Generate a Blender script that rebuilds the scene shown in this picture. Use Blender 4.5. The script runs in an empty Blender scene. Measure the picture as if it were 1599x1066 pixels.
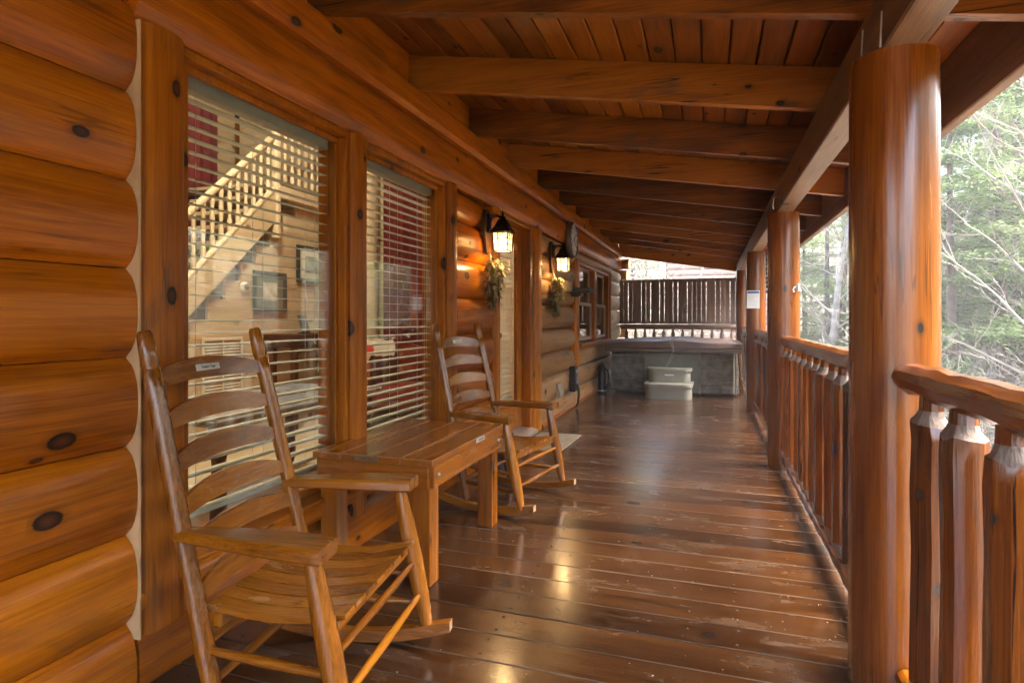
import bpy, math, random
import numpy as np
from mathutils import Vector, Matrix, Euler
random.seed(7)
R = math.radians
scn = bpy.context.scene
COL = scn.collection

# ---------------------------------------------------------------- camera
FPX = 929.0
TH = math.atan(307 / FPX)
cam = bpy.data.cameras.new('camera')
cam.sensor_width = 36.0
cam.lens = FPX / 1599 * 36
cam.shift_y = -36 / 1599
cam.clip_start = 0.02
cam.clip_end = 1000
cam_o = bpy.data.objects.new('camera', cam)
cam_o.location = (0, 0, 1.15)
cam_o.rotation_euler = (R(90), 0, TH)
COL.objects.link(cam_o)
scn.camera = cam_o

# ---------------------------------------------------------------- sky, sun, exposure
SUN_EL, SUN_AZ = 55.0, 75.0          # azimuth measured from +Y towards +X
w = bpy.data.worlds.new("World")
scn.world = w
w.use_nodes = True
wn, wl = w.node_tree.nodes, w.node_tree.links
sky = wn.new('ShaderNodeTexSky')
sky.sky_type = 'NISHITA'
sky.sun_disc = False
sky.sun_elevation = R(SUN_EL)
sky.sun_rotation = R(SUN_AZ)
sky.air_density = 1.0
sky.dust_density = 6.0
sky.ozone_density = 0.6
wl.new(sky.outputs[0], wn['Background'].inputs[0])
wn['Background'].inputs[1].default_value = 0.15
sl = bpy.data.lights.new('sun', 'SUN')
sl.energy = 0.55
sl.angle = R(45)
sl.color = (1.0, 0.95, 0.87)
so = bpy.data.objects.new('sun', sl)
sd = Vector((math.sin(R(SUN_AZ)) * math.cos(R(SUN_EL)), math.cos(R(SUN_AZ)) * math.cos(R(SUN_EL)), math.sin(R(SUN_EL))))
so.rotation_euler = sd.to_track_quat('Z', 'Y').to_euler()
so.location = (8, 4, 12)
COL.objects.link(so)
vs = scn.view_settings
vs.view_transform = 'Standard'
vs.look = 'None'
vs.exposure = 4.12
vs.gamma = 1.0
vs.use_curve_mapping = False
cy = scn.cycles
cy.use_denoising = True
cy.max_bounces = 10
cy.diffuse_bounces = 6
cy.glossy_bounces = 4
cy.transmission_bounces = 6
cy.transparent_max_bounces = 12
cy.sample_clamp_indirect = 6.0
cy.caustics_reflective = False
cy.caustics_refractive = False
ROOM_W, LAMP_E = 23.0, .30

# ---------------------------------------------------------------- mesh helpers
class MB:
    """collects faces of one mesh; k is the material slot of each face"""
    def __init__(s):
        s.v, s.f, s.k = [], [], []
    def add(s, vs_, fs, k=0):
        o = len(s.v)
        s.v.extend([tuple(p) for p in vs_])
        for f in fs:
            s.f.append(tuple(i + o for i in f))
            s.k.append(k)
    def box(s, lo, hi, b=0.0, k=0, M=None, kb=None):
        (x0, y0, z0), (x1, y1, z1) = lo, hi
        if x0 > x1: x0, x1 = x1, x0
        if y0 > y1: y0, y1 = y1, y0
        if z0 > z1: z0, z1 = z1, z0
        if b <= 0:
            P = [(x0, y0, z0), (x1, y0, z0), (x1, y1, z0), (x0, y1, z0), (x0, y0, z1), (x1, y0, z1), (x1, y1, z1), (x0, y1, z1)]
            Fs = [(0, 3, 2, 1), (4, 5, 6, 7), (0, 1, 5, 4), (1, 2, 6, 5), (2, 3, 7, 6), (3, 0, 4, 7)]
        else:
            b = min(b, (x1 - x0) * .45, (y1 - y0) * .45, (z1 - z0) * .45)
            P, idx = [], {}
            for i, (x, sx) in enumerate(((x0, 1), (x1, -1))):
                for j, (y, sy) in enumerate(((y0, 1), (y1, -1))):
                    for m, (z, sz) in enumerate(((z0, 1), (z1, -1))):
                        idx[i, j, m] = len(P)
                        P += [(x, y + sy * b, z + sz * b), (x + sx * b, y, z + sz * b), (x + sx * b, y + sy * b, z)]
            g = lambda i, j, m, a: idx[i, j, m] + a
            Fs = []
            Fs.append((g(0,0,0,0), g(0,0,1,0), g(0,1,1,0), g(0,1,0,0)))
            Fs.append((g(1,0,0,0), g(1,1,0,0), g(1,1,1,0), g(1,0,1,0)))
            Fs.append((g(0,0,0,1), g(1,0,0,1), g(1,0,1,1), g(0,0,1,1)))
            Fs.append((g(0,1,0,1), g(0,1,1,1), g(1,1,1,1), g(1,1,0,1)))
            Fs.append((g(0,0,0,2), g(0,1,0,2), g(1,1,0,2), g(1,0,0,2)))
            Fs.append((g(0,0,1,2), g(1,0,1,2), g(1,1,1,2), g(0,1,1,2)))
            for m in (0, 1):
                for j in (0, 1):
                    q = (g(0,j,m,1), g(0,j,m,2), g(1,j,m,2), g(1,j,m,1)); Fs.append(q if (j + m) % 2 else q[::-1])
                for i in (0, 1):
                    q = (g(i,0,m,0), g(i,0,m,2), g(i,1,m,2), g(i,1,m,0)); Fs.append(q if (i + m) % 2 == 0 else q[::-1])
            for i in (0, 1):
                for j in (0, 1):
                    q = (g(i,j,0,0), g(i,j,0,1), g(i,j,1,1), g(i,j,1,0)); Fs.append(q if (i + j) % 2 == 0 else q[::-1])
                    for m in (0, 1):
                        q = (g(i,j,m,0), g(i,j,m,1), g(i,j,m,2)); Fs.append(q if (i + j + m) % 2 == 0 else q[::-1])
        if M is not None:
            P = [tuple(M @ Vector(p)) for p in P]
        s.add(P, Fs, k)
        if kb is not None and b > 0: s.k[-20:] = [kb] * 20
    def tube(s, pts, rad, n=10, caps=True, k=0, kc=None, jit=0.0, rnd=None, sq=None):
        """tube along a polyline; rad one radius or one per point; sq=(a,b) scales the section"""
        pts = [Vector(p) for p in pts]
        if not hasattr(rad, '__len__'): rad = [rad] * len(pts)
        up = Vector((0, 0, 1))
        d0 = (pts[-1] - pts[0]).normalized()
        if abs(d0.dot(up)) > .9: up = Vector((0, 1, 0))
        P, Fs = [], []
        for i, p in enumerate(pts):
            a, b = pts[max(i - 1, 0)], pts[min(i + 1, len(pts) - 1)]
            t = (b - a).normalized()
            u = t.cross(up).normalized(); v_ = u.cross(t)
            for j in range(n):
                an = 2 * math.pi * (j + .5) / n
                r_ = rad[i] * (1 + (rnd.uniform(-jit, jit) if rnd else 0))
                ca, sa = math.cos(an), math.sin(an)
                if sq: ca *= sq[0]; sa *= sq[1]
                P.append(p + u * (ca * r_) + v_ * (sa * r_))
        for i in range(len(pts) - 1):
            for j in range(n):
                a, b = i * n + j, i * n + (j + 1) % n
                Fs.append((a, b, b + n, a + n))
        s.add(P, Fs, k)
        if caps:
            o = len(s.v) - len(P)
            kk = k if kc is None else kc
            s.f.append(tuple(o + j for j in range(n))[::-1]); s.k.append(kk)
            s.f.append(tuple(o + (len(pts) - 1) * n + j for j in range(n))); s.k.append(kk)
    def prism(s, poly, axis, a, b, k=0, kc=None):
        """polygon in the two other axes, extruded along axis from a to b"""
        def P(p, t):
            return {'x': (t, p[0], p[1]), 'y': (p[0], t, p[1]), 'z': (p[0], p[1], t)}[axis]
        n = len(poly)
        o = len(s.v)
        s.v += [P(p, a) for p in poly] + [P(p, b) for p in poly]
        kk = k if kc is None else kc
        s.f.append(tuple(o + i for i in range(n))); s.k.append(kk)
        s.f.append(tuple(o + n + i for i in range(n))[::-1]); s.k.append(kk)
        for i in range(n):
            j = (i + 1) % n
            s.f.append((o + i, o + n + i, o + n + j, o + j)); s.k.append(k)
    def lathe(s, prof, n=20, axis='z', k=0, c=(0, 0, 0)):
        P, Fs = [], []
        for r_, h in prof:
            for j in range(n):
                a = 2 * math.pi * j / n
                x, y = r_ * math.cos(a), r_ * math.sin(a)
                p = {'z': (x, y, h), 'x': (h, x, y), 'y': (y, h, x)}[axis]
                P.append((p[0] + c[0], p[1] + c[1], p[2] + c[2]))
        for i in range(len(prof) - 1):
            for j in range(n):
                a, b = i * n + j, i * n + (j + 1) % n
                Fs.append((a, b, b + n, a + n))
        s.add(P, Fs, k)
        o = len(s.v) - len(P)
        if prof[0][0] > 1e-6: s.f.append(tuple(o + j for j in range(n))[::-1]); s.k.append(k)
        if prof[-1][0] > 1e-6: s.f.append(tuple(o + (len(prof) - 1) * n + j for j in range(n))); s.k.append(k)
    def mesh(s, name, mats, smooth=None, fix=True):
        me = bpy.data.meshes.new(name)
        me.from_pydata(s.v, [], s.f)
        for m in (mats if isinstance(mats, (list, tuple)) else [mats]): me.materials.append(m)
        me.polygons.foreach_set('material_index', s.k)
        if fix:
            import bmesh
            bm = bmesh.new(); bm.from_mesh(me)
            bmesh.ops.recalc_face_normals(bm, faces=bm.faces)
            bm.to_mesh(me); bm.free()
        if smooth is not None:
            me.polygons.foreach_set('use_smooth', [True] * len(me.polygons))
            me.set_sharp_from_angle(angle=R(smooth))
        me.update()
        return me
    def build(s, name, mats, parent=None, smooth=None, loc=(0, 0, 0), rot=(0, 0, 0), fix=True):
        return put(name, s.mesh(name, mats, smooth, fix), parent, loc, rot)

def put(name, me, parent=None, loc=(0, 0, 0), rot=(0, 0, 0)):
    o = bpy.data.objects.new(name, me)
    o.location, o.rotation_euler = loc, rot
    if parent is not None: o.parent = parent
    COL.objects.link(o)
    return o
def tag(o, label, cat, group=None):
    o['label'], o['category'] = label, cat
    if group: o['group'] = group
    return o
def thing(name, label, cat, loc=(0, 0, 0), rz=0.0, group=None):
    o = bpy.data.objects.new(name, None)
    o.location, o.rotation_euler = loc, (0, 0, rz)
    o.empty_display_size = .1
    COL.objects.link(o)
    return tag(o, label, cat, group)
def setting(name, loc=(0, 0, 0)):
    o = bpy.data.objects.new(name, None)
    o.location = loc
    o['kind'] = 'structure'
    COL.objects.link(o)
    return o
def group_part(name, parent):
    o = bpy.data.objects.new(name, None)
    o.parent = parent
    COL.objects.link(o)
    return o
def dup(root, loc, rz, label=None, group=None):
    r = root.copy(); COL.objects.link(r); r.location = loc; r.rotation_euler = (0, 0, rz)
    if label: r['label'] = label
    if group: r['group'] = group
    for ch in list(root.children):
        c = ch.copy(); COL.objects.link(c); c.parent = r
        for g in list(ch.children):
            d = g.copy(); COL.objects.link(d); d.parent = c
    return r

# ---------------------------------------------------------------- materials
def newmat(name):
    m = bpy.data.materials.new(name)
    m.use_nodes = True
    return m, m.node_tree.nodes, m.node_tree.links, m.node_tree.nodes['Principled BSDF']
def ramp(n, stops):
    r = n.new('ShaderNodeValToRGB')
    el = r.color_ramp.elements
    while len(el) < len(stops): el.new(0.5)
    for e, (p, c) in zip(el, stops):
        e.position = p
        e.color = (*c, 1) if len(c) == 3 else c
    return r
def mth(n, l, op, a, b=None, c=None, clamp=False):
    m = n.new('ShaderNodeMath'); m.operation = op; m.use_clamp = clamp
    for i, x in enumerate((a, b, c)):
        if x is None: continue
        if isinstance(x, (int, float)): m.inputs[i].default_value = x
        else: l.new(x, m.inputs[i])
    return m.outputs[0]
def mixc(n, l, f, a, b, mode='MIX'):
    m = n.new('ShaderNodeMix'); m.data_type = 'RGBA'; m.blend_type = mode
    for s_, x in ((0, f), (6, a), (7, b)):
        if isinstance(x, (int, float)): m.inputs[s_].default_value = x
        elif isinstance(x, tuple): m.inputs[s_].default_value = (*x, 1)
        else: l.new(x, m.inputs[s_])
    return m.outputs[2]
_wood = {}
def wood(name, dark, mid, light, axis='x', rough=.38, knots=.5, knot_scale=2.2, grain=1.0, bump=.25, coat=0.0, worn=0.0, worn_col=(.30, .26, .22), hue_var=.25, knot_col=None, rvar=.15, check=0.0, stain=0.0, stain_col=(.085, .055, .036), spec=.4):
    """stained timber: stretched grain, growth streaks, dark knots, board to board tone"""
    key = name + '_' + axis
    if key in _wood: return _wood[key]
    m, n, l, P = newmat(key)
    tc = n.new('ShaderNodeTexCoord'); oi = n.new('ShaderNodeObjectInfo')
    off = n.new('ShaderNodeCombineXYZ')
    for i, q in enumerate((41.3, 77.7, 23.1)):
        l.new(mth(n, l, 'MULTIPLY', oi.outputs['Random'], q), off.inputs[i])
    add = n.new('ShaderNodeVectorMath'); add.operation = 'ADD'
    l.new(tc.outputs['Object'], add.inputs[0]); l.new(off.outputs[0], add.inputs[1])
    ai = 'xyz'.index(axis)
    def mapped(along, across):
        mp = n.new('ShaderNodeMapping')
        sc = [across] * 3; sc[ai] = along
        mp.inputs['Scale'].default_value = sc
        l.new(add.outputs[0], mp.inputs[0])
        return mp.outputs[0]
    def noise(vec, scale, det=3, dist=0.0, ro=.55):
        t = n.new('ShaderNodeTexNoise'); t.inputs['Scale'].default_value = scale; t.inputs['Detail'].default_value = det
        t.inputs['Roughness'].default_value = ro; t.inputs['Distortion'].default_value = dist
        l.new(vec, t.inputs['Vector']); return t.outputs[0]
    fine = noise(mapped(.9, 30 * grain), 5.0, 4, 0.3)
    streak = noise(mapped(.35, 5.5 * grain), 2.6, 4, 1.2)
    blotch = noise(mapped(.8, 2.2), 1.6, 3, .4)
    v = n.new('ShaderNodeTexVoronoi'); v.inputs['Scale'].default_value = knot_scale
    l.new(mapped(1.0, 1.6), v.inputs['Vector'])
    sepc = n.new('ShaderNodeSeparateColor'); l.new(v.outputs['Color'], sepc.inputs[0])
    wob = mth(n, l, 'MULTIPLY_ADD', fine, .03, mth(n, l, 'MULTIPLY', v.outputs['Distance'], mth(n, l, 'MULTIPLY_ADD', sepc.outputs[1], 1.5, .88)))
    kd = n.new('ShaderNodeMapRange'); kd.interpolation_type = 'SMOOTHSTEP'
    kd.inputs[1].default_value = .180; kd.inputs[2].default_value = .150; l.new(wob, kd.inputs[0])
    kon = mth(n, l, 'LESS_THAN', sepc.outputs[0], knots)
    kmask = mth(n, l, 'MULTIPLY', kd.outputs[0], kon)
    halo = n.new('ShaderNodeMapRange'); halo.interpolation_type = 'SMOOTHSTEP'
    halo.inputs[1].default_value = .30; halo.inputs[2].default_value = .14; l.new(wob, halo.inputs[0])
    hmask = mth(n, l, 'MULTIPLY', mth(n, l, 'MULTIPLY', halo.outputs[0], kon), .45)
    t = mth(n, l, 'MULTIPLY_ADD', fine, .48, mth(n, l, 'MULTIPLY', streak, .52))
    t = mth(n, l, 'MULTIPLY_ADD', blotch, .35, mth(n, l, 'SUBTRACT', t, .17))
    t = mth(n, l, 'MULTIPLY_ADD', mth(n, l, 'SUBTRACT', oi.outputs['Random'], .5), hue_var, t)
    cr = ramp(n, [(.28, dark), (.50, mid), (.72, light)])
    l.new(t, cr.inputs[0])
    c = mixc(n, l, hmask, cr.outputs[0], tuple(q * .5 for q in dark))
    kr = ramp(n, [(.0, tuple(q * .75 + .01 for q in dark)), (.08, tuple(q * .42 + .006 for q in dark)), (.13, knot_col or tuple(q * .10 + .004 for q in dark)), (.15, knot_col or tuple(q * .10 + .003 for q in dark))])
    l.new(wob, kr.inputs[0])
    c = mixc(n, l, kmask, c, kr.outputs[0])
    if check > 0:
        ck = noise(mapped(.16, 5.0), 2.2, 3, .5)
        ca = mth(n, l, 'ABSOLUTE', mth(n, l, 'SUBTRACT', ck, .5))
        cm_ = n.new('ShaderNodeMapRange'); cm_.interpolation_type = 'SMOOTHSTEP'; cm_.inputs[1].default_value = .009; cm_.inputs[2].default_value = .003
        l.new(ca, cm_.inputs[0])
        cg = n.new('ShaderNodeMapRange'); cg.inputs[1].default_value = .50; cg.inputs[2].default_value = .58
        l.new(noise(mapped(.7, 1.5), 1.9, 2), cg.inputs[0])
        cmask = mth(n, l, 'MULTIPLY', cm_.outputs[0], mth(n, l, 'MULTIPLY', cg.outputs[0], check))
        c = mixc(n, l, cmask, c, tuple(q * .12 + .002 for q in dark))
    if stain > 0:
        sn = noise(mapped(.55, 1.9), 2.1, 4, 1.0, .6)
        sr = n.new('ShaderNodeMapRange'); sr.interpolation_type = 'SMOOTHSTEP'; sr.inputs[1].default_value = .56; sr.inputs[2].default_value = .70
        l.new(sn, sr.inputs[0])
        c = mixc(n, l, mth(n, l, 'MULTIPLY', sr.outputs[0], stain), c, stain_col)
    if worn > 0:
        wz = noise(mapped(1.3, 3.0), 2.4, 5, .6, .65)
        wr = n.new('ShaderNodeMapRange'); wr.inputs[1].default_value = .62 - .25 * worn; wr.inputs[2].default_value = .78 - .2 * worn
        l.new(wz, wr.inputs[0])
        c = mixc(n, l, mth(n, l, 'MULTIPLY', wr.outputs[0], .7), c, worn_col)
        wro = mth(n, l, 'MULTIPLY', wr.outputs[0], .22)
    l.new(c, P.inputs['Base Color'])
    rr = mth(n, l, 'MULTIPLY_ADD', streak, rvar, rough - rvar * .5)
    rr = mth(n, l, 'MULTIPLY_ADD', kmask, .15, rr)
    if worn > 0: rr = mth(n, l, 'ADD', rr, wro)
    l.new(rr, P.inputs['Roughness'])
    P.inputs['Specular IOR Level'].default_value = spec
    P.inputs['Coat Weight'].default_value = coat
    P.inputs['Coat Roughness'].default_value = .16
    if bump > 0:
        bp = n.new('ShaderNodeBump'); bp.inputs['Strength'].default_value = bump; bp.inputs['Distance'].default_value = .004
        l.new(mth(n, l, 'MULTIPLY_ADD', kmask, -.6, mth(n, l, 'ADD', fine, streak)), bp.inputs['Height'])
        l.new(bp.outputs[0], P.inputs['Normal'])
    _wood[key] = m
    return m
def plain(name, col, rough=.5, metal=0.0, var=.25, scale=6.0, bump=.1, bscale=40.0, coat=0.0, spec=.5):
    m, n, l, P = newmat(name)
    tc = n.new('ShaderNodeTexCoord')
    t = n.new('ShaderNodeTexNoise'); t.inputs['Scale'].default_value = scale; t.inputs['Detail'].default_value = 5
    l.new(tc.outputs['Object'], t.inputs['Vector'])
    cr = ramp(n, [(.3, tuple(q * (1 - var) for q in col)), (.7, tuple(min(1, q * (1 + var)) for q in col))])
    l.new(t.outputs[0], cr.inputs[0]); l.new(cr.outputs[0], P.inputs['Base Color'])
    P.inputs['Roughness'].default_value = rough; P.inputs['Metallic'].default_value = metal
    P.inputs['Coat Weight'].default_value = coat; P.inputs['Specular IOR Level'].default_value = spec
    if bump:
        t2 = n.new('ShaderNodeTexNoise'); t2.inputs['Scale'].default_value = bscale; t2.inputs['Detail'].default_value = 4
        l.new(tc.outputs['Object'], t2.inputs['Vector'])
        bp = n.new('ShaderNodeBump'); bp.inputs['Strength'].default_value = bump; bp.inputs['Distance'].default_value = .005
        l.new(t2.outputs[0], bp.inputs['Height']); l.new(bp.outputs[0], P.inputs['Normal'])
    return m
def glass_mat(name, tint=(.93, .96, .94)):
    m, n, l, P = newmat(name)
    n.remove(P)
    tr = n.new('ShaderNodeBsdfTransparent'); tr.inputs[0].default_value = (*tint, 1)
    gl = n.new('ShaderNodeBsdfGlossy'); gl.inputs['Roughness'].default_value = .015
    fr = n.new('ShaderNodeFresnel'); ge = n.new('ShaderNodeNewGeometry')
    l.new(mth(n, l, 'MULTIPLY_ADD', ge.outputs['Backfacing'], 1 / 1.5 - 1.5, 1.5), fr.inputs[0])
    mx = n.new('ShaderNodeMixShader')
    l.new(fr.outputs[0], mx.inputs[0]); l.new(tr.outputs[0], mx.inputs[1]); l.new(gl.outputs[0], mx.inputs[2])
    l.new(mx.outputs[0], n['Material Output'].inputs[0])
    return m
def emit_mat(name, col, strength, base=(.8, .7, .5)):
    m, n, l, P = newmat(name)
    tc = n.new('ShaderNodeTexCoord'); t = n.new('ShaderNodeTexNoise'); t.inputs['Scale'].default_value = 14; t.inputs['Detail'].default_value = 3
    l.new(tc.outputs['Object'], t.inputs['Vector'])
    l.new(ramp(n, [(.2, tuple(q * .8 for q in base)), (.8, base)]).outputs[0], P.inputs['Base Color'])
    P.inputs['Emission Color'].default_value = (*col, 1)
    sm = mth(n, l, 'MULTIPLY_ADD', t.outputs[0], strength * .8, strength * .6)
    l.new(sm, P.inputs['Emission Strength'])
    return m

LOGC = ((.19, .046, .0015), (.46, .128, .0022), (.64, .205, .006))
def mlog(ax): return wood('stained_log', *LOGC, axis=ax, rough=.33, knots=1.0, knot_scale=3.7, coat=.08, hue_var=.22, bump=.22, stain=.30, check=.45, spec=.3)
def mlogw(ax): return wood('daylit_grey_log', (.17, .082, .030), (.34, .175, .070), (.46, .27, .13), axis=ax, rough=.4, knots=.8, knot_scale=3.4, hue_var=.25, bump=.22, stain=.4, check=.8, spec=.3)  # greyer log tone, cool daylight toward the far end put into the colour
def mloge(ax): return wood('daylit_silvered_log', (.32, .25, .18), (.46, .38, .29), (.58, .50, .40), axis=ax, rough=.5, knots=.5, knot_scale=2.8, hue_var=.25, bump=.2, check=.8, spec=.3)  # silvered wood at the far end, paler with the daylight put into its colour
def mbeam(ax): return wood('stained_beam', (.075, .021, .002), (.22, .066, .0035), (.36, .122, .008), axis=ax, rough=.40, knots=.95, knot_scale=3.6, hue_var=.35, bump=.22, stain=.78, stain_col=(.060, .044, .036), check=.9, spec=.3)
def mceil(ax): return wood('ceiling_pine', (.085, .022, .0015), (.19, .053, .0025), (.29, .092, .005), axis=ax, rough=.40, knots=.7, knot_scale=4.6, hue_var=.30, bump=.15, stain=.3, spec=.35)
def mtrim(ax): return wood('trim_pine', (.17, .044, .0015), (.37, .108, .003), (.52, .172, .007), axis=ax, rough=.36, knots=.65, knot_scale=3.8, hue_var=.2, bump=.18, stain=.45, check=.6, spec=.3)
def mpost(ax): return wood('post_log', (.055, .0125, .0008), (.165, .043, .0013), (.27, .082, .003), axis=ax, rough=.25, knots=.6, knot_scale=3.6, coat=.55, hue_var=.15, bump=.18, stain=.45, check=.5)
def mrail(ax): return wood('railing_log', (.050, .0125, .001), (.170, .045, .0018), (.32, .098, .005), axis=ax, rough=.22, knots=.8, knot_scale=5.0, coat=.5, hue_var=.4, bump=.3, stain=.45, check=.9)
def mchair(ax): return wood('chair_oak', (.105, .030, .0012), (.285, .092, .0034), (.43, .160, .009), axis=ax, rough=.22, knots=.0, grain=1.6, coat=.5, hue_var=.22, bump=.28, worn=.20, worn_col=(.30, .17, .085), check=.5)
def mtable(ax): return wood('table_cedar', (.14, .037, .0012), (.315, .094, .003), (.45, .152, .007), axis=ax, rough=.26, knots=.5, knot_scale=3.8, coat=.4, hue_var=.18, bump=.2, check=.7)
def mfloor(ax): return wood('deck_stain', (.015, .0056, .0014), (.042, .0152, .0036), (.080, .031, .008), axis=ax, rough=.16, knots=.6, knot_scale=3.2, coat=.55, hue_var=.32, bump=.26, worn=.36, worn_col=(.088, .054, .032), rvar=.26, check=.9)
M_edge = wood('worn_edge', (.02, .009, .004), (.055, .032, .018), (.16, .11, .07), axis='x', rough=.6, knots=0, grain=.5, bump=.3)
M_tedge = wood('highlight_table_edge', (.24, .10, .03), (.36, .18, .07), (.45, .26, .12), axis='y', rough=.5, knots=0, grain=.5, bump=.3)  # pale seam highlights painted into the bevel colour of the planks
def mpine(ax): return wood('clear_pine', (.42, .30, .17), (.56, .43, .27), (.68, .55, .38), axis=ax, rough=.5, knots=.6, knot_scale=3.4, hue_var=.12, bump=.1, knot_col=(.20, .10, .04))
def mdark(ax): return wood('weathered_dark_board', (.11, .070, .048), (.19, .125, .090), (.275, .19, .142), axis=ax, rough=.6, knots=.3, hue_var=.35, bump=.35)
M_end = wood('end_grain', (.30, .19, .11), (.40, .27, .17), (.50, .36, .24), axis='x', rough=.6, knots=0, grain=.6, bump=.3)
M_raw = wood('weathered_cut', (.12, .088, .065), (.21, .165, .13), (.31, .26, .215), axis='z', rough=.7, knots=0, grain=.8, bump=.8)
M_caulk = plain('cream_caulk', (.58, .38, .19), .7, bump=.2, bscale=30)
M_slatblind = plain('ivory_blind', (.70, .66, .57), .45, var=.06, bump=.03)
M_white = plain('white_vinyl', (.72, .69, .62), .4, var=.06, bump=.02)
M_black = plain('black_iron', (.014, .012, .011), .42, .6, bump=.25, bscale=60)
M_rubber = plain('black_plastic', (.012, .012, .013), .45, bump=.05)
M_steel = plain('bright_steel', (.55, .53, .5), .3, 1.0, var=.1, bump=.05)
M_plate = plain('brushed_plate', (.62, .61, .57), .35, .5, var=.1, bump=.05)
M_brass = plain('dull_brass', (.28, .20, .10), .45, .7, var=.2)
M_glass = glass_mat('window_glass')
M_nail = plain('galvanised', (.55, .55, .53), .5, .2)
M_ink = plain('black_ink', (.03, .03, .035), .7, var=.1, bump=0)
M_red = plain('red_cloth', (.13, .003, .006), .8, var=.3, scale=3, bump=.3, bscale=25)
M_leather = plain('red_leather', (.16, .012, .010), .32, var=.35, scale=8, bump=.25, bscale=50)

# ---------------------------------------------------------------- porch floor
FX0, FX1 = -1.70, 0.74
FL = setting('porch_floor')
rf = random.Random(3)
bms = []
for k in range(6):
    mb = MB()
    mb.box((FX0, -.0818, -.032), (FX1, .0818, 0), .0035, kb=1)
    bms.append(mb.mesh('floor_board', [mfloor('x'), M_edge]))
y = -1.5
PIT = .167
nb = 0
y = 2.209 - PIT * 28
while y < 12.0:
    o = put('floor_board', bms[nb % 6], FL, (rf.uniform(-.004, .004), y + PIT / 2, rf.uniform(-.0018, .0)), (0, 0, 0))
    nb += 1; y += PIT
mb = MB()
for x in (-1.6, -.75, .1, .65):
    mb.box((x - .02, -2.45, -.24), (x + .02, 12.0, -.036))
mb.build('floor_joist', mdark('y'), FL)
mb = MB(); mb.box((.745, -2.45, -.26), (.78, 12.0, -.004), .004)
mb.build('rim_board', mbeam('y'), FL)
mb = MB(); y = 2.209 - PIT * 28
while y < 12.0:
    for x in (-1.6, -.75, .1, .65):
        for dy in (.035, .13):
            x_, y_ = x + rf.uniform(-.008, .008), y + dy + rf.uniform(-.006, .006)
            mb.lathe([(.0052, -.003), (.0052, .0006), (0, .0008)], 7, c=(x_, y_, 0))
    y += PIT
o = mb.build('nail_head', plain('dark_nail', (.02, .015, .012), .7, 0), FL); o['kind'] = 'stuff'
# litter: tiny leaf flakes and paint chips
mb = MB()
for i in range(420):
    x, yy = rf.uniform(-1.2, .6), .6 + 8 * rf.random() ** 1.3
    s_ = rf.uniform(.002, .006); a = rf.uniform(0, 6.28); e = rf.uniform(.3, 1)
    c_, d_ = math.cos(a) * s_, math.sin(a) * s_
    mb.add([(x - c_, yy - d_, .001), (x + d_ * e, yy - c_ * e, .003), (x + c_, yy + d_, .0015), (x - d_ * e, yy + c_ * e, .004)], [(0, 1, 2, 3)])
o = mb.build('leaf_litter', plain('pale_flakes', (.30, .22, .14), .8, bump=0)); o['kind'] = 'stuff'

# ---------------------------------------------------------------- log cabin
CAB = thing('log_cabin', 'orange stained log cabin with wide windows along the porch', 'cabin')
XS, XC, XB = -1.718, -1.672, -1.95            # seam, crown, back of the logs
Z0S = [-.08, .203, .478, .753, 1.029, 1.304, 1.580, 1.855, 2.13]
rl = random.Random(5)
def log_poly(z0, z1, xs=XS, xc=XC, xb=XB, n=12):
    p = [(xb, z0 + .001)]
    for i in range(n + 1):
        t = i / n
        p.append((xs + (xc - xs) * (1 - abs(2 * t - 1) ** 2.5) ** .72, z0 + .0015 + (z1 - z0 - .003) * t))
    p.append((xb, z1 - .001))
    return p
def add_log(y0, y1, z0, z1, xs=XS, xc=XC, xb=XB, name='log', mt=None):
    zc, yc = (z0 + z1) / 2, (y0 + y1) / 2
    mb = MB()
    mb.prism([(p[0] + 1.75, p[1] - zc) for p in log_poly(z0, z1, xs, xc + rl.uniform(-.004, .004), xb)], 'y', y0 - yc, y1 - yc)
    return mb.build(name, (mt or mlog)('y'), CAB, 35, (-1.75, yc, zc))
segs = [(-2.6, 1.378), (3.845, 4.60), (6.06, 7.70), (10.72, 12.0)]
for a, b in segs:
    for z0, z1 in zip(Z0S[:-1], Z0S[1:]):
        if a > 2 and z1 > 2.1: z1 = 2.073
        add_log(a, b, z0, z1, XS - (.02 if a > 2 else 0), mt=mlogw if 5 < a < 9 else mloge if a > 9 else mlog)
add_log(1.39, 3.84, -.08, .215); add_log(1.39, 3.84, .217, .318)
for z0, z1 in ((-.08, .203), (.203, .478), (.478, .735)): add_log(7.70, 10.72, z0, z1, XS - .02, mt=mlogw)
add_log(-2.6, 1.378, 2.13, 2.36, XS, -1.668)
add_log(1.382, 12.0, 2.078, 2.36, -1.70, -1.662, name='header_log')
add_log(7.70, 10.72, 1.93, 2.074, -1.70, -1.650, name='window_head', mt=mlogw)
# base skirting on the floor under the logs
mb = MB(); mb.prism([(-1.735, .001), (-1.655, .001), (-1.655, .022), (-1.70, .05), (-1.735, .05)], 'y', 6.06, 9.3)
mb.build('base_trim', mtrim('y'), CAB)
# ledger beam that carries the rafters, in two lengths
for a, b in ((-2.6, 5.3), (5.302, 12.0)):
    mb = MB(); yc = (a + b) / 2
    mb.prism([(-1.72, 2.362), (-1.66, 2.362), (-1.632, 2.385), (-1.622, 2.44), (-1.63, 2.50), (-1.65, 2.518), (-1.72, 2.518)], 'y', a - yc, b - yc)
    mb.build('ledger_beam', mlog('y'), CAB, 30, (0, yc, 0))
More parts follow.
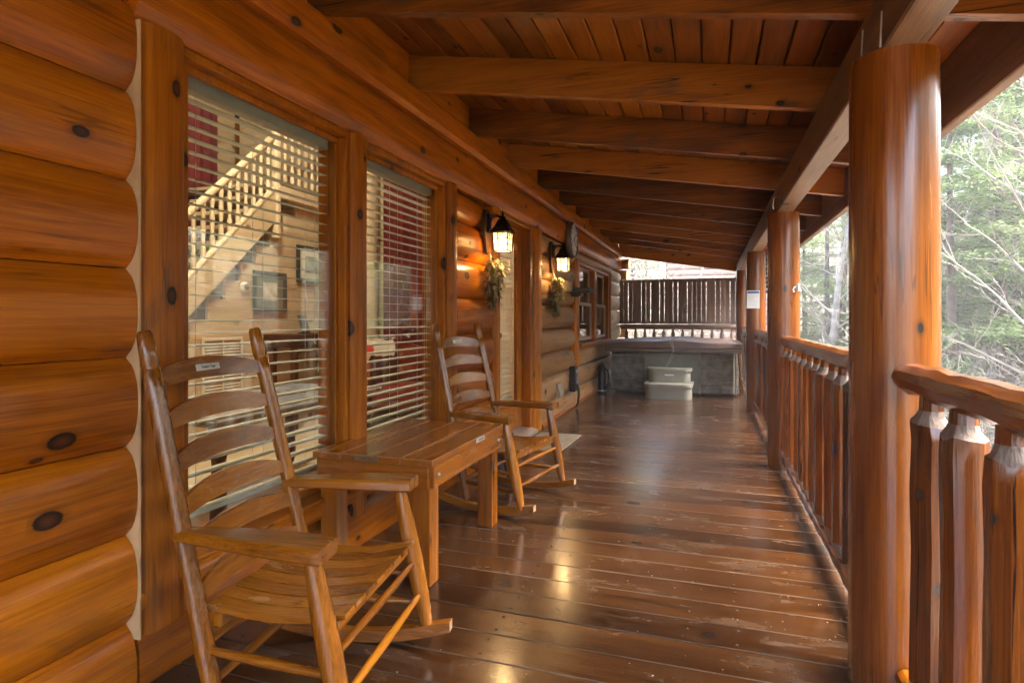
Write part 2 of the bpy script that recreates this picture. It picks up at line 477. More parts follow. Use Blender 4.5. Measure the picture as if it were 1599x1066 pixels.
# wall above the ledger, then the rest of the house as plain log walls
mb = MB(); mb.box((-1.95, -2.6, 2.52), (-1.715, 12.0, 4.2))
mb.build('upper_wall', mlog('y'), CAB)
for z0, z1 in zip(Z0S[:-1], Z0S[1:]):           # log ends sticking out at the far corner
    mb = MB(); yc = 12.12
    mb.tube([(-1.95, 0, 0), (-1.56, 0, 0)], [.13, .128], 14, kc=1)
    mb.build('log_end', [mlogw('x'), M_end], CAB, 40, (0, yc, (z0 + z1) / 2))
for z0, z1 in ((2.13, 2.36),):
    mb = MB(); mb.tube([(-1.95, 0, 0), (-1.52, 0, 0)], .11, 14, kc=1)
    mb.build('log_end', [mlogw('x'), M_end], CAB, 40, (0, 12.12, 2.25))
mb = MB()
mb.box((-6.6, 12.0, -1.8), (-1.96, 12.2, 4.2)); mb.box((-6.6, -1.7, -1.8), (-1.96, -1.5, 4.2)); mb.box((-6.8, -1.7, -1.8), (-6.6, 12.2, 4.2))
mb.box((-1.95, -2.6, -1.8), (-1.74, 12.0, -.09))
mb.build('outer_wall', mlog('x'), CAB)
mb = MB(); mb.prism([(-7.2, 4.0), (-1.5, 4.6), (-1.5, 4.72), (-7.2, 4.12)], 'y', -1.9, 12.4)
mb.build('house_roof', plain('roof_shingle', (.07, .06, .055), .9), CAB)

# ---- the two big windows
def vert_halflog(y0, y1, z0, z1, front, back, par, name='casing', rnd=.55):
    mb = MB(); yc = (y0 + y1) / 2; h = (y1 - y0) / 2
    n = 10; poly = [(back, -h + .001)]
    for i in range(n + 1):
        t = -1 + 2 * i / n
        poly.append((front - (abs(t) ** 3.2) * .035 * rnd / .55, t * h))
    poly.append((back, h - .001))
    mb.prism(poly, 'z', z0, z1)
    return mb.build(name, mtrim('z'), par, 30, (0, yc, 0))
def big_window(y0, y1, zs, zt, glass_x=-1.755):
    wdw = group_part('window', CAB)
    mb = MB()
    mb.box((-1.86, y0, zt - .03), (-1.70, y1, zt), .003)
    mb.box((-1.86, y0, zs), (-1.70, y0 + .025, zt - .032), .003); mb.box((-1.86, y1 - .025, zs), (-1.70, y1, zt - .032), .003)
    mb.box((glass_x - .012, y0 + .027, zt - .06), (glass_x + .012, y1 - .027, zt - .033), .003)
    mb.box((glass_x - .012, y0 + .027, zs + .002), (glass_x + .012, y1 - .027, zs + .03), .003)
    mb.box((glass_x - .012, y0 + .027, zs + .032), (glass_x + .012, y0 + .045, zt - .062), .003)
    mb.box((glass_x - .012, y1 - .045, zs + .032), (glass_x + .012, y1 - .027, zt - .062), .003)
    f = mb.build('frame', mtrim('z'), wdw)
    mb = MB(); mb.box((glass_x + .003, y0 + .046, zs + .031), (glass_x + .008, y1 - .046, zt - .061))
    mb.build('pane', M_glass, wdw)
    mb = MB(); mb.box((glass_x - .010, y0 + .046, zs + .031), (glass_x - .005, y1 - .046, zt - .061)); mb.build('pane', M_glass, wdw)
    mb = MB(); mb.box((-1.86, y0, zs - .015), (-1.655, y1, zs), .004)
    mb.build('sill', mtrim('y'), wdw)
    return wdw
ZT, ZSI = 2.076, .335
big_window(1.572, 2.552, ZSI, ZT)
big_window(2.690, 3.705, ZSI, ZT)
vert_halflog(1.386, 1.568, .16, ZT, -1.655, -1.86, CAB)
vert_halflog(2.556, 2.686, .16, ZT, -1.655, -1.86, CAB)
vert_halflog(3.709, 3.838, .16, ZT, -1.655, -1.86, CAB)
mb = MB()
mb.prism([(-1.755, 1.3795), (-1.664, 1.3795), (-1.664, 1.3855), (-1.755, 1.3855)], 'z', .16, 2.072)
mb.build('caulk_strip', M_caulk, CAB)
mb = MB(); mb.box((-1.75, 7.702, .6), (-1.665, 7.709, 2.07))
mb.build('caulk_strip', mtrim('z'), CAB)

# ---- blinds
def blind(y0, y1, ztop, zbot, x, label, tilt=4, pitch=.0475):
    t = thing('window_blind', label, 'blind', (x, (y0 + y1) / 2, ztop), 0, 'horizontal slat blinds inside the glass')
    h = (y1 - y0) / 2
    mb = MB(); mb.box((-.03, -h, -.052), (.025, h, 0), .004); mb.build('headrail', M_white, t)
    mb = MB(); mb.box((-.024, -h + .01, -.0014), (.024, h - .01, .0014))
    sm = mb.mesh('slat', M_slatblind)
    z = -.085; rb = random.Random(int(y0 * 100))
    n = int((ztop - zbot - .12) / pitch)
    for i in range(n):
        put('slat', sm, t, (0, rb.uniform(-.002, .002), z), (R(rb.uniform(-.35, .35)), R(tilt + rb.uniform(-2.5, 2.5)), 0)); z -= pitch
    mb = MB(); mb.box((-.026, -h + .01, z - .008), (.026, h - .01, z + .010), .003); mb.build('bottom_rail', M_white, t)
    cm = MB(); cm.tube([(.027, 0, z), (.027, 0, -.05)], .0013, 5); cm.tube([(-.027, 0, z), (-.027, 0, -.05)], .0013, 5)
    me = cm.mesh('ladder_cord', M_white)
    for f in (-.76, 0.0, .76): put('ladder_cord', me, t, (0, f * h, 0))
    cm = MB(); cm.tube([(.033, 0, -1.1), (.034, .003, -.6), (.032, 0, -.04)], .0016, 5); cm.lathe([(.002, -1.1), (.006, -1.12), (.005, -1.14), (0, -1.145)], 8, c=(.033, 0, 0))
    me = cm.mesh('pull_cord', M_white)
    for f in (-.87, .8): put('pull_cord', me, t, (0, f * h, 0))
    return t
blind(1.60, 2.515, 2.035, .36, -1.815, 'ivory slat blind in the wide window behind the nearest rocking chair')
blind(2.73, 3.675, 2.035, .36, -1.815, 'ivory slat blind in the window behind the small table')

# ---- door (set back in its frame)
DX = -1.78
dr = group_part('door', CAB)
DY0, DY1, DZ0, DZ1 = 4.80, 5.70, .075, 2.03
mb = MB()
mb.box((DX - .045, DY0, DZ0), (DX, DY0 + .12, DZ1), .004); mb.box((DX - .045, DY1 - .12, DZ0), (DX, DY1, DZ1), .004)
mb.box((DX - .045, DY0 + .122, DZ1 - .13), (DX, DY1 - .122, DZ1), .004); mb.box((DX - .045, DY0 + .122, DZ0), (DX, DY1 - .122, DZ0 + .24), .004)
mb.build('door_leaf', mtrim('z'), dr)
mb = MB(); mb.box((DX - .026, DY0 + .121, DZ0 + .241), (DX - .019, DY1 - .121, DZ1 - .131)); mb.build('pane', M_glass, dr)
mb = MB()
for yy in (DY0 + .135, DY1 - .135): mb.box((DX - .017, yy - .013, DZ0 + .242), (DX + .006, yy + .013, DZ1 - .132), .004)
for zz in (DZ0 + .256, DZ1 - .146): mb.box((DX - .017, DY0 + .15, zz - .013), (DX + .006, DY1 - .15, zz + .013), .004)
mb.build('glass_bead', mtrim('z'), dr)
mb = MB(); mb.lathe([(.022, 0), (.022, .012), (.011, .016), (.011, .04), (.026, .05), (.029, .065), (.018, .078), (0, .08)], 16, 'x', c=(DX, DY0 + .06, 1.0))
mb.build('handle', M_brass, dr, 40)
fr_ = group_part('door_frame', CAB)
mb = MB(); mb.box((-1.86, 4.725, .03), (-1.69, 4.795, 2.07), .003); mb.build('jamb', mtrim('z'), fr_)
mb = MB(); mb.box((-1.86, 5.705, .03), (-1.69, 5.82, 2.07), .003); mb.build('jamb', mtrim('z'), fr_)
mb = MB(); mb.box((-1.86, 4.797, 2.034), (-1.69, 5.703, 2.07), .003); mb.build('door_head', mtrim('y'), fr_)
mb = MB(); mb.prism([(-1.86, .022), (-1.62, .012), (-1.62, .04), (-1.70, .062), (-1.86, .07)], 'y', 4.78, 5.74)
mb.build('threshold', plain('aluminium_sill', (.55, .53, .50), .35, .7), fr_)
vert_halflog(4.61, 4.722, .0, 2.074, -1.655, -1.86, CAB); vert_halflog(5.823, 6.055, .0, 2.074, -1.652, -1.86, CAB)
def dblind():
    blind(DY0 + .15, DY1 - .15, DZ1 - .16, DZ0 + .27, DX - .075, 'ivory slat blind behind the glass of the porch door', 6, .05)
dblind()

# ---- far double hung window
fw = group_part('window', CAB)
FZ0, FZ1 = .80, 1.925
def sash(y0, y1):
    zm = (FZ0 + FZ1) / 2
    mb = MB()
    for (za, zb, x) in ((FZ0 + .03, zm + .02, -1.755), (zm - .02, FZ1 - .03, -1.785)):
        mb.box((x - .014, y0, za), (x + .014, y0 + .045, zb), .003); mb.box((x - .014, y1 - .045, za), (x + .014, y1, zb), .003)
        mb.box((x - .014, y0 + .046, za), (x + .014, y1 - .046, za + .045), .003); mb.box((x - .014, y0 + .046, zb - .045), (x + .014, y1 - .046, zb), .003)
    mb.build('sash', plain('tan_vinyl', (.40, .30, .20), .45, var=.1), fw)
    for (za, zb, x) in ((FZ0 + .03, zm + .02, -1.755), (zm - .02, FZ1 - .03, -1.785)):
        mb = MB(); mb.box((x - .003, y0 + .046, za + .046), (x + .003, y1 - .046, zb - .046)); mb.build('pane', M_glass, fw)
sash(8.08, 9.22); sash(9.40, 10.54)
mb = MB(); mb.box((-1.86, 8.0, FZ1 - .03), (-1.69, 10.62, FZ1 + .004), .003); mb.box((-1.86, 8.0, FZ0), (-1.69, 8.075, FZ1 - .032), .003)
mb.box((-1.86, 9.225, FZ0), (-1.69, 9.395, FZ1 - .032), .003); mb.box((-1.86, 10.545, FZ0), (-1.69, 10.62, FZ1 - .032), .003)
mb.build('frame', mtrim('z'), fw)
mb = MB(); mb.box((-1.86, 7.98, FZ0 - .06), (-1.63, 10.64, FZ0 - .002), .006); mb.build('sill', mtrim('y'), fw)
vert_halflog(7.712, 7.998, .50, 1.93, -1.655, -1.86, CAB, rnd=.8); vert_halflog(10.622, 10.716, FZ0 - .06, 1.93, -1.655, -1.86, CAB)

# ---------------------------------------------------------------- room seen through the glass
rm = setting('interior_floor')
mb = MB(); mb.box((-6.55, -1.45, -.05), (-1.96, 11.9, -.005)); mb.build('boards', mpine('y'), rm)
IW = setting('interior_wall')
def wallplank(name, lo, hi, ax):
    c = tuple((a + b) / 2 for a, b in zip(lo, hi)); mb = MB()
    mb.box(tuple(a - q for a, q in zip(lo, c)), tuple(b - q for b, q in zip(hi, c)), .005)
    return mb.build(name, mpine(ax), IW, None, c)
def stair_z(yy): return 1.60 + (yy - 4.16) * .915      # top of the closed string
z = 0.0
while z < 2.62:                                       # wall below the stairs, boards cut to the slope
    y0 = max(.4, 4.16 + (z + .19 - 1.15) / .915) if z > .85 else .4
    if y0 < 6.55: wallplank('plank', (-4.45, y0, z), (-4.41, 6.55, z + .19), 'y')
    z += .19
z = 0.0
while z < 4.0:
    wallplank('plank', (-6.2, .0, z), (-6.16, 6.55, z + .248), 'y')
    wallplank('plank', (-6.1, 6.56, z), (-1.97, 6.60, z + .248), 'x'); z += .25
mb = MB(); mb.box((-6.2, -1.4, 0), (-1.97, -1.36, 4.0)); mb.build('end_boarding', mpine('x'), IW)
mb = MB(); mb.box((-6.2, -1.4, 4.02), (-1.96, 11.9, 4.06)); mb.build('room_ceiling', mpine('y'), IW)
mb = MB(); mb.box((-5.0, 8.2, 0), (-4.9, 11.8, 4.0)); mb.build('back_boarding', mpine('y'), IW)
ST = thing('staircase', 'pale pine staircase with turned balusters seen through the near blind', 'staircase', (-4.35, 4.0, 0))
def sy(yy): return yy - 4.0
mb = MB()
a, b = 3.3, 5.2
mb.add([(-.03, sy(a), stair_z(a) - .34), (-.03, sy(b), stair_z(b) - .34), (-.03, sy(b), stair_z(b) - .02), (-.03, sy(a), stair_z(a) - .02),
        (.03, sy(a), stair_z(a) - .34), (.03, sy(b), stair_z(b) - .34), (.03, sy(b), stair_z(b) - .02), (.03, sy(a), stair_z(a) - .02)],
       [(0, 1, 2, 3), (7, 6, 5, 4), (0, 4, 5, 1), (1, 5, 6, 2), (2, 6, 7, 3), (3, 7, 4, 0)])
mb.build('stringer', mpine('y'), ST)
mb = MB(); mb.box((-.06, sy(5.2), 2.42), (.05, sy(6.5), 2.56), .01); mb.build('landing_edge', mpine('y'), ST)
mb = MB(); mb.box((-1.7, sy(5.2), 2.57), (.06, sy(6.5), 2.61), .006); mb.build('landing', mpine('y'), ST)
for i in range(10):
    yy = 3.35 + i * .205
    mb = MB(); mb.box((-1.0, -.13, -.02), (.0, .13, .02), .006); mb.build('tread', mpine('x'), ST, None, (-.04, sy(yy), stair_z(yy) - .12))
mb = MB(); mb.tube([(0, sy(3.3), stair_z(3.3) + .55), (0, sy(5.15), stair_z(5.15) + .55)], .035, 10); mb.build('handrail', mpine('y'), ST, 40)
mb = MB(); mb.tube([(0, sy(5.25), 3.32), (0, sy(6.5), 3.32)], .035, 10); mb.build('handrail', mpine('y'), ST, 40)
mb = MB(); mb.tube([(.01, sy(3.3), stair_z(3.3)), (.01, sy(5.15), stair_z(5.15))], .03, 10); mb.build('shoe_rail', mpine('y'), ST, 40)
mb = MB(); mb.lathe([(.05, -.55), (.05, .72), (.062, .73), (.062, .78), (.04, .80), (.05, .85), (0, .88)], 14); mb.build('newel_post', mpine('z'), ST, 40, (0, sy(5.2), 2.55))
mb = MB(); mb.lathe([(.024, 0), (.024, .12), (.014, .16), (.024, .30), (.018, .42), (.024, .46), (.024, .56)], 10); bl = mb.mesh('baluster', mpine('z'), 40)
for i in range(17): put('baluster', bl, ST, (0, sy(3.4 + i * .105), stair_z(3.4 + i * .105)))
mb = MB(); mb.lathe([(.024, 0), (.024, .15), (.014, .2), (.024, .38), (.018, .52), (.024, .58), (.024, .71)], 10); bl = mb.mesh('baluster', mpine('z'), 40)
for i in range(10): put('baluster', bl, ST, (0, sy(5.34 + i * .115), 2.61))
def curtain(label, c, wid, h, axis, folds=9):
    mb = MB(); n = folds * 8; P, Fs = [], []
    for i in range(n + 1):
        t = i / n; u = (t - .5) * wid; d = .035 * math.sin(t * folds * 6.283) + .012 * math.sin(t * 31)
        for zz in (0, h * .5, h):
            dd = d * (1.15 if zz == 0 else 1)
            P.append((u, dd, zz) if axis == 'x' else (dd, u, zz))
    for i in range(n):
        for j in (0, 1): Fs.append((i * 3 + j, (i + 1) * 3 + j, (i + 1) * 3 + j + 1, i * 3 + j + 1))
    k = len(P)
    P += [(p[0] + (0 if axis == 'x' else .006), p[1] + (.006 if axis == 'x' else 0), p[2]) for p in P]
    Fs += [tuple(q + k for q in f[::-1]) for f in Fs]
    mb.add(P, Fs)
    t = mb.build('curtain', M_red, None, 60, c)
    return tag(t, label, 'curtain')
curtain('deep red curtain hanging beside the stair above the landing', (-5.7, 4.9, 1.9), 1.75, 1.75, 'y', 10)
curtain('tall dark red curtain seen through the blind behind the table', (-3.42, 6.42, .55), .72, 2.55, 'x', 7)
mb = MB(); mb.tube([(-4.0, 6.42, 0), (-4.0, 6.42, 3.98)], .13, 16); tag(mb.build('log_column', mpine('z'), None, 40), 'pale knotty log column beside the tall red curtain indoors', 'column')
def picture(label, y, z, w_, h_, inner):
    t = thing('framed_picture', label, 'picture', (-4.40, y, z), 0, 'framed pictures on the pine wall')
    a, b = w_ / 2, h_ / 2; fwid = .045
    mb = MB()
    mb.box((0, -a, b - fwid), (.03, a, b), .006); mb.box((0, -a, -b), (.03, a, -b + fwid), .006)
    mb.box((0, -a, -b + fwid + .001), (.03, -a + fwid, b - fwid - .001), .006); mb.box((0, a - fwid, -b + fwid + .001), (.03, a, b - fwid - .001), .006)
    mb.build('frame', plain('dark_green_frame', (.03, .035, .028), .4), t)
    mb = MB(); mb.box((.002, -a + fwid, -b + fwid), (.012, a - fwid, b - fwid)); mb.build('mount', plain(inner[0], inner[1], .6, var=.1), t)
    mb = MB(); mb.box((.013, -a * .42, -b * .45), (.016, a * .42, b * .45)); mb.build('print', plain(inner[0] + '_print', inner[2], .6, var=.5, scale=9), t)
picture('dark framed print low on the pine wall under the stairs', 5.15, 1.43, .50, .42, ('olive_mount', (.16, .18, .13), (.55, .52, .42)))
picture('pale matted framed print hanging higher, right of the other picture', 5.84, 1.77, .52, .42, ('cream_mount', (.55, .52, .42), (.24, .26, .22)))
t = thing('wall_vent', 'white louvred return air grille low on the pine wall', 'vent', (-4.405, 4.52, .60))
mb = MB(); a, b = .25, .37
mb.box((0, -a, b - .03), (.02, a, b), .003); mb.box((0, -a, -b), (.02, a, -b + .03), .003); mb.box((0, -a, -b + .031), (.02, -a + .03, b - .031), .003); mb.box((0, a - .03, -b + .031), (.02, a, b - .031), .003)
mb.box((0, -.008, -b + .031), (.018, .008, b - .031)); mb.build('frame', M_white, t)
mb = MB(); mb.box((-.001, -a + .031, -.0012), (.022, a - .031, .0012)); me = mb.mesh('louvre', M_white)
for i in range(24): put('louvre', me, t, (0, 0, -b + .045 + i * .028), (0, R(35), 0))
t = thing('thermostat', 'small white round dial on the pine wall left of the pictures', 'thermostat', (-4.405, 4.80, 1.46))
mb = MB(); mb.lathe([(.055, 0), (.055, .015), (.04, .03), (0, .032)], 20, 'x'); mb.build('cover', M_white, t, 40)
mb = MB(); mb.lathe([(.03, .0325), (.03, .038), (0, .039)], 16, 'x'); mb.build('dial', plain('grey_dial', (.2, .2, .19), .4), t, 40)
t = thing('sideboard', 'dark wood shelf unit under the framed pictures indoors', 'sideboard', (-4.2, 5.6, 0))
MS = wood('dark_furniture', (.035, .012, .006), (.07, .024, .011), (.11, .04, .018), axis='y', rough=.3, knots=0)
mb = MB(); mb.box((-.2, -.55, .93), (.2, .55, .985), .008); mb.build('top', MS, t)
mb = MB(); mb.box((-.18, -.5, .84), (.17, .5, .928), .004); mb.build('apron', MS, t)
mb = MB(); mb.box((-.03, -.03, 0), (.03, .03, .838), .005); me = mb.mesh('leg', MS)
for sx in (-.14, .13):
    for s2 in (-.46, .46): put('leg', me, t, (sx, s2, 0))
t = thing('tablet_stand', 'small grey tablet propped on the dark shelf indoors', 'tablet', (-4.2, 5.5, .987))
mb = MB(); mb.box((-.006, -.07, 0), (.006, .07, .20), .004, M=Matrix.Rotation(R(-18), 4, 'Y')); mb.build('screen', plain('grey_screen', (.10, .11, .12), .25, bump=0), t, None, (0, 0, .012))
mb = MB(); mb.box((-.07, -.05, 0), (.03, .05, .01), .003); mb.build('foot', M_rubber, t)
t = thing('dining_table', 'glossy blue grey table just inside the near window', 'table', (-2.75, 3.15, 0))
mb = MB(); mb.box((-.42, -.8, .60), (.42, .8, .64), .012); mb.build('tabletop', plain('blue_stone', (.34, .37, .42), .12, var=.3, scale=12, bump=0), t)
mb = MB(); mb.lathe([(.03, 0), (.03, .05), (.045, .1), (.035, .4), (.05, .5), (.05, .598)], 12); me = mb.mesh('leg', MS, 40)
for sx in (-.34, .34):
    for s2 in (-.7, .7): put('leg', me, t, (sx, s2, 0))
t = thing('armchair', 'rounded dark red leather armchair behind the second blind', 'armchair', (-3.25, 5.85, 0), R(25))
mb = MB()
prof = [(-.36, .02), (-.36, .62)] + [(-.36 * math.cos(a), .62 + .26 * math.sin(a)) for a in np.linspace(.2, 2.94, 12)] + [(.36, .62), (.36, .02)]
mb.prism(prof, 'y', .22, .36); mb.build('back', M_leather, t, 40)
mb = MB(); mb.box((-.30, -.34, .18), (.30, .218, .44), .06); mb.build('seat', M_leather, t, 50)
for s_ in (-1, 1):
    mb = MB(); mb.tube([(s_ * .34, -.36, .56), (s_ * .34, .21, .60)], .07, 14); mb.box((s_ * .34 - .05, -.34, .06), (s_ * .34 + .05, .2, .55), .02); mb.build('arm', M_leather, t, 40)
mb = MB(); mb.tube([(0, 0, 0), (0, 0, .06)], .025, 8); me = mb.mesh('foot', MS, 40)
for sx in (-.3, .3):
    for s2 in (-.3, .28): put('foot', me, t, (sx, s2, 0))
mb = MB(); P, Fs = [], []
nx, nz = 14, 14
for i in range(nx + 1):
    for j in range(nz + 1):
        u, v_ = i / nx, j / nz; ang = (v_ - .5) * 2.2
        P.append(((u - .5) * .5 + .02 * math.sin(9 * v_), -.11 * math.sin(ang) * 1.5 + .29, .90 - .10 * (1 - math.cos(ang)) * 3 + .012 * math.sin(u * 17 + v_ * 5)))
for i in range(nx):
    for j in range(nz): a = i * (nz + 1) + j; Fs.append((a, a + nz + 1, a + nz + 2, a + 1))
mb.add(P, Fs); k0 = len(P); mb.add([(p[0], p[1], p[2] + .012) for p in P], [f[::-1] for f in Fs])
m, n, l, Pb = newmat('snow_throw')
tcn = n.new('ShaderNodeTexCoord'); vv = n.new('ShaderNodeTexVoronoi'); vv.inputs['Scale'].default_value = 5
l.new(tcn.outputs['Object'], vv.inputs[0]); rr_ = ramp(n, [(.30, (.40, .02, .02)), (.36, (.48, .44, .37))]); l.new(vv.outputs[0], rr_.inputs[0]); l.new(rr_.outputs[0], Pb.inputs[0]); Pb.inputs['Roughness'].default_value = .9
t2 = mb.build('throw_blanket', m, None, 60, (-3.45, 5.55, 0), (0, 0, R(25))); tag(t2, 'white and red throw draped over the leather armchair', 'blanket')
# the room's own lamps: two ceiling fittings that are lit
for (x, yy) in ((-3.2, 3.6),):
    t = thing('ceiling_lamp', 'round lit ceiling lamp in the pine room', 'lamp', (x, yy, 3.98))
    mb = MB(); mb.lathe([(.0, -.16), (.12, -.14), (.17, -.08), (.18, -.03)], 20); mb.build('glass_bowl', emit_mat('lamp_bowl', (1, .78, .50), 2.0), t, 50)
    mb = MB(); mb.lathe([(.19, -.03), (.19, 0)], 20); mb.build('rim', M_brass, t, 40)
    L = bpy.data.lights.new('lamp_light', 'POINT'); L.energy = ROOM_W; L.color = (1, .90, .76); L.shadow_soft_size = .15
    lo = bpy.data.objects.new('lamp_light', L); lo.location = (0, 0, -.3); lo.parent = t; COL.objects.link(lo)

# ---------------------------------------------------------------- porch roof
RF = thing('porch_roof', 'sloping porch roof of orange rafters and boards', 'roof')
def zr(x): return 2.166 - .164 * (x - .5)        # underside of the rafters
rr = random.Random(11)
RH = .205
me_raft = []
for i in range(14):
    yy = 2.28 + .95 * (i - 4)
    mb = MB()
    x0, x1 = -1.714, .983
    h0 = RH
    c = -.35
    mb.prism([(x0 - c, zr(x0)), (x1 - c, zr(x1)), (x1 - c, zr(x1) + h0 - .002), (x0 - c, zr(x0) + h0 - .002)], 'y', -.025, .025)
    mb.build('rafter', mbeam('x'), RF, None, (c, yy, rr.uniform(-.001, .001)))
mb = MB(); x0, x1 = -1.714, 1.04
mb.prism([(x0, zr(x0) - .13), (x1, zr(x1) - .13), (x1, zr(x1) + RH + .03), (x0, zr(x0) + RH + .03)], 'y', -.02, .02)
mb.build('end_rafter', mbeam('x'), RF, None, (0, 12.05, 0))
sl_ = math.atan(.164); BW = .131
nbd = int(2.74 / BW)
for i in range(nbd + 1):
    xa = -1.712 + i * BW * math.cos(sl_)
    xb_ = xa + (BW - .006) * math.cos(sl_)
    cuts = [-2.55, rr.choice([1.33, 2.28, 3.23, 4.18]), rr.choice([6.08, 7.03, 7.98, 8.93]), 12.03]
    for a, b in zip(cuts[:-1], cuts[1:]):
        mb = MB(); xc, yc = (xa + xb_) / 2, (a + b) / 2; g = .012
        h = (b - a) / 2 - .0015
        up = .164 * (xb_ - xa) / 2
        mb.box((-(xb_ - xa) / 2, -h, 0), ((xb_ - xa) / 2, h, .022), .005)
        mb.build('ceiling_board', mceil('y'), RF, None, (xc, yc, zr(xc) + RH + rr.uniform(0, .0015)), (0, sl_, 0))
mb = MB(); x0, x1 = -1.75, 1.06
mb.prism([(x0, zr(x0) + RH + .03), (x1, zr(x1) + RH + .03), (x1, zr(x1) + RH + .07), (x0, zr(x0) + RH + .07)], 'y', -2.6, 12.15)
mb.build('roof_sheet', plain('roof_covering', (.06, .05, .045), .9), RF)
for a, b in ((-2.55, 5.06), (5.064, 12.0)):
    mb = MB(); yc = (a + b) / 2
    mb.box((.985, a - yc, 1.985), (1.035, b - yc, 2.088), .006); mb.build('fascia', mdark('y'), RF, None, (0, yc, 0))
    mb = MB(); mb.box((1.005, a - yc, 2.09), (1.03, b - yc, zr(1.0) + RH + .02), .004); mb.build('subfascia', mdark('y'), RF, None, (0, yc, 0))
    mb = MB(); mb.box((-.058, -(b - a) / 2, 0), (.058, (b - a) / 2, .196), .006)
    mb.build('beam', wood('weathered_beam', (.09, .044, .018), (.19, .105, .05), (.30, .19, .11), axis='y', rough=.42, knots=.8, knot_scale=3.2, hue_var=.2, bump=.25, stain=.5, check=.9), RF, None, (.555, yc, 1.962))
# end of roof timbers
# blocking between rafters over the beam leaves the gap seen from inside
mb = MB()
for i in range(13):
    ya = 2.28 + .95 * (i - 4) + .027
    mb.box((.60, ya, 2.155), (.63, ya + .895, zr(.63) + RH - .003), .003)
mb.build('blocking', mbeam('y'), RF)

# ---------------------------------------------------------------- posts
def post(y, r0, label):
    mb = MB(); rp = random.Random(int(y * 100)); n = 28; zs = np.linspace(0, 1.962, 15); P, Fs = [], []
    ph = [rp.uniform(0, 6.28) for _ in range(4)]
    for z in zs:
        t = z / 1.962
        for j in range(n):
            a = 2 * math.pi * j / n
            r_ = r0 * (1.02 - .04 * t) * (1 + .008 * math.sin(2 * a + ph[0] + t * 2) + .006 * math.sin(3 * a + ph[1] - 3 * t) + .004 * math.sin(9 * t + ph[2] + a))
            P.append((r_ * math.cos(a), r_ * math.sin(a), z))
    for i in range(len(zs) - 1):
        for j in range(n): a, b = i * n + j, i * n + (j + 1) % n; Fs.append((a, b, b + n, a + n))
    Fs += [tuple(range(n))[::-1], tuple((len(zs) - 1) * n + j for j in range(n))]
    mb.add(P, Fs)
    o = mb.build('porch_post', mpost('z'), None, 50, (.553, y, .001))
    return tag(o, label, 'post', 'round log porch posts')
PY = [-.74, 2.16, 5.06, 7.90, 10.80]
post(PY[0], .13, 'round log post behind the viewpoint at the near railing end')
post(PY[1], .124, 'thick glossy orange log post nearest in view, largest of the posts')
post(PY[2], .117, 'glossy log post second from the viewer, without a paper notice')
post(PY[3], .115, 'log post carrying the white paper notice')
post(PY[4], .113, 'farthest round log post beside the hot tub cover')
# bare wire ends and hooks stapled on the beam
def wire(pts, r_, label, m=M_nail):
    c = Vector(pts[0]); mb = MB(); mb.tube([Vector(p) - c for p in pts], r_, 6)
    return tag(mb.build('wire_hook', m, None, 60, c), label, 'hook')
wire([(.488, 2.02, 2.06), (.486, 2.02, 2.01), (.484, 2.02, 1.955)], .003, 'thin bright nail left of the nearest post top')
wire([(.488, 2.25, 2.11), (.486, 2.25, 2.07), (.484, 2.25, 2.02)], .003, 'second thin bright nail by the nearest post top')
wire([(.494, 4.7, 2.02), (.47, 4.72, 2.035), (.455, 4.75, 2.03), (.452, 4.8, 1.99), (.46, 4.82, 1.965)], .003, 'curled wire hook on the beam by the second post')
t = thing('hanging_chain', 'dark hanging rain chain under the eave beyond the notice post', 'chain', (.76, 8.98, 1.50))
mb = MB(); mb.lathe([(.006, 0), (.022, .012), (.032, .045), (.030, .048), (.006, .016)], 10); me = mb.mesh('cup', M_black, 40)
for i in range(8): put('cup', me, t, (0, 0, i * .062))
mb = MB(); mb.tube([(0, 0, 0), (0, 0, .52), (.0, 0, .622)], .0035, 6); mb.build('wire', M_black, t)
t = thing('post_hook', 'small grey metal hook on the second post', 'hook', (.637, 4.97, 1.385), R(-45))
mb = MB(); mb.box((-.018, -.004, -.03), (.018, .012, .03), .003); mb.build('plate', M_nail, t)
mb = MB(); mb.tube([(0, -.004, .01), (0, -.03, .0), (0, -.045, -.02), (0, -.04, -.035), (0, -.028, -.03)], .004, 6); mb.build('hook', M_nail, t)
# notice on the third post
t = thing('paper_notice', 'white paper notice with blue header strip pinned on a post', 'notice', (.515, 7.775, 1.38), R(-6))
mb = MB(); mb.box((-.072, -.003, -.108), (.072, 0, .108)); mb.build('sheet', plain('white_paper', (.72, .72, .70), .7, var=.05, bump=.03), t)
mb = MB(); mb.box((-.066, -.0045, .072), (.066, -.0031, .1)); mb.build('header_strip', plain('blue_print', (.05, .12, .30), .7, bump=0), t)
mb = MB(); rp = random.Random(2)
for i in range(9): mb.box((-.058, -.0042, .05 - i * .017), (-.058 + rp.uniform(.07, .115), -.0031, .0535 - i * .017))
mb.build('print_line', plain('grey_print', (.45, .45, .45), .7, bump=0), t)

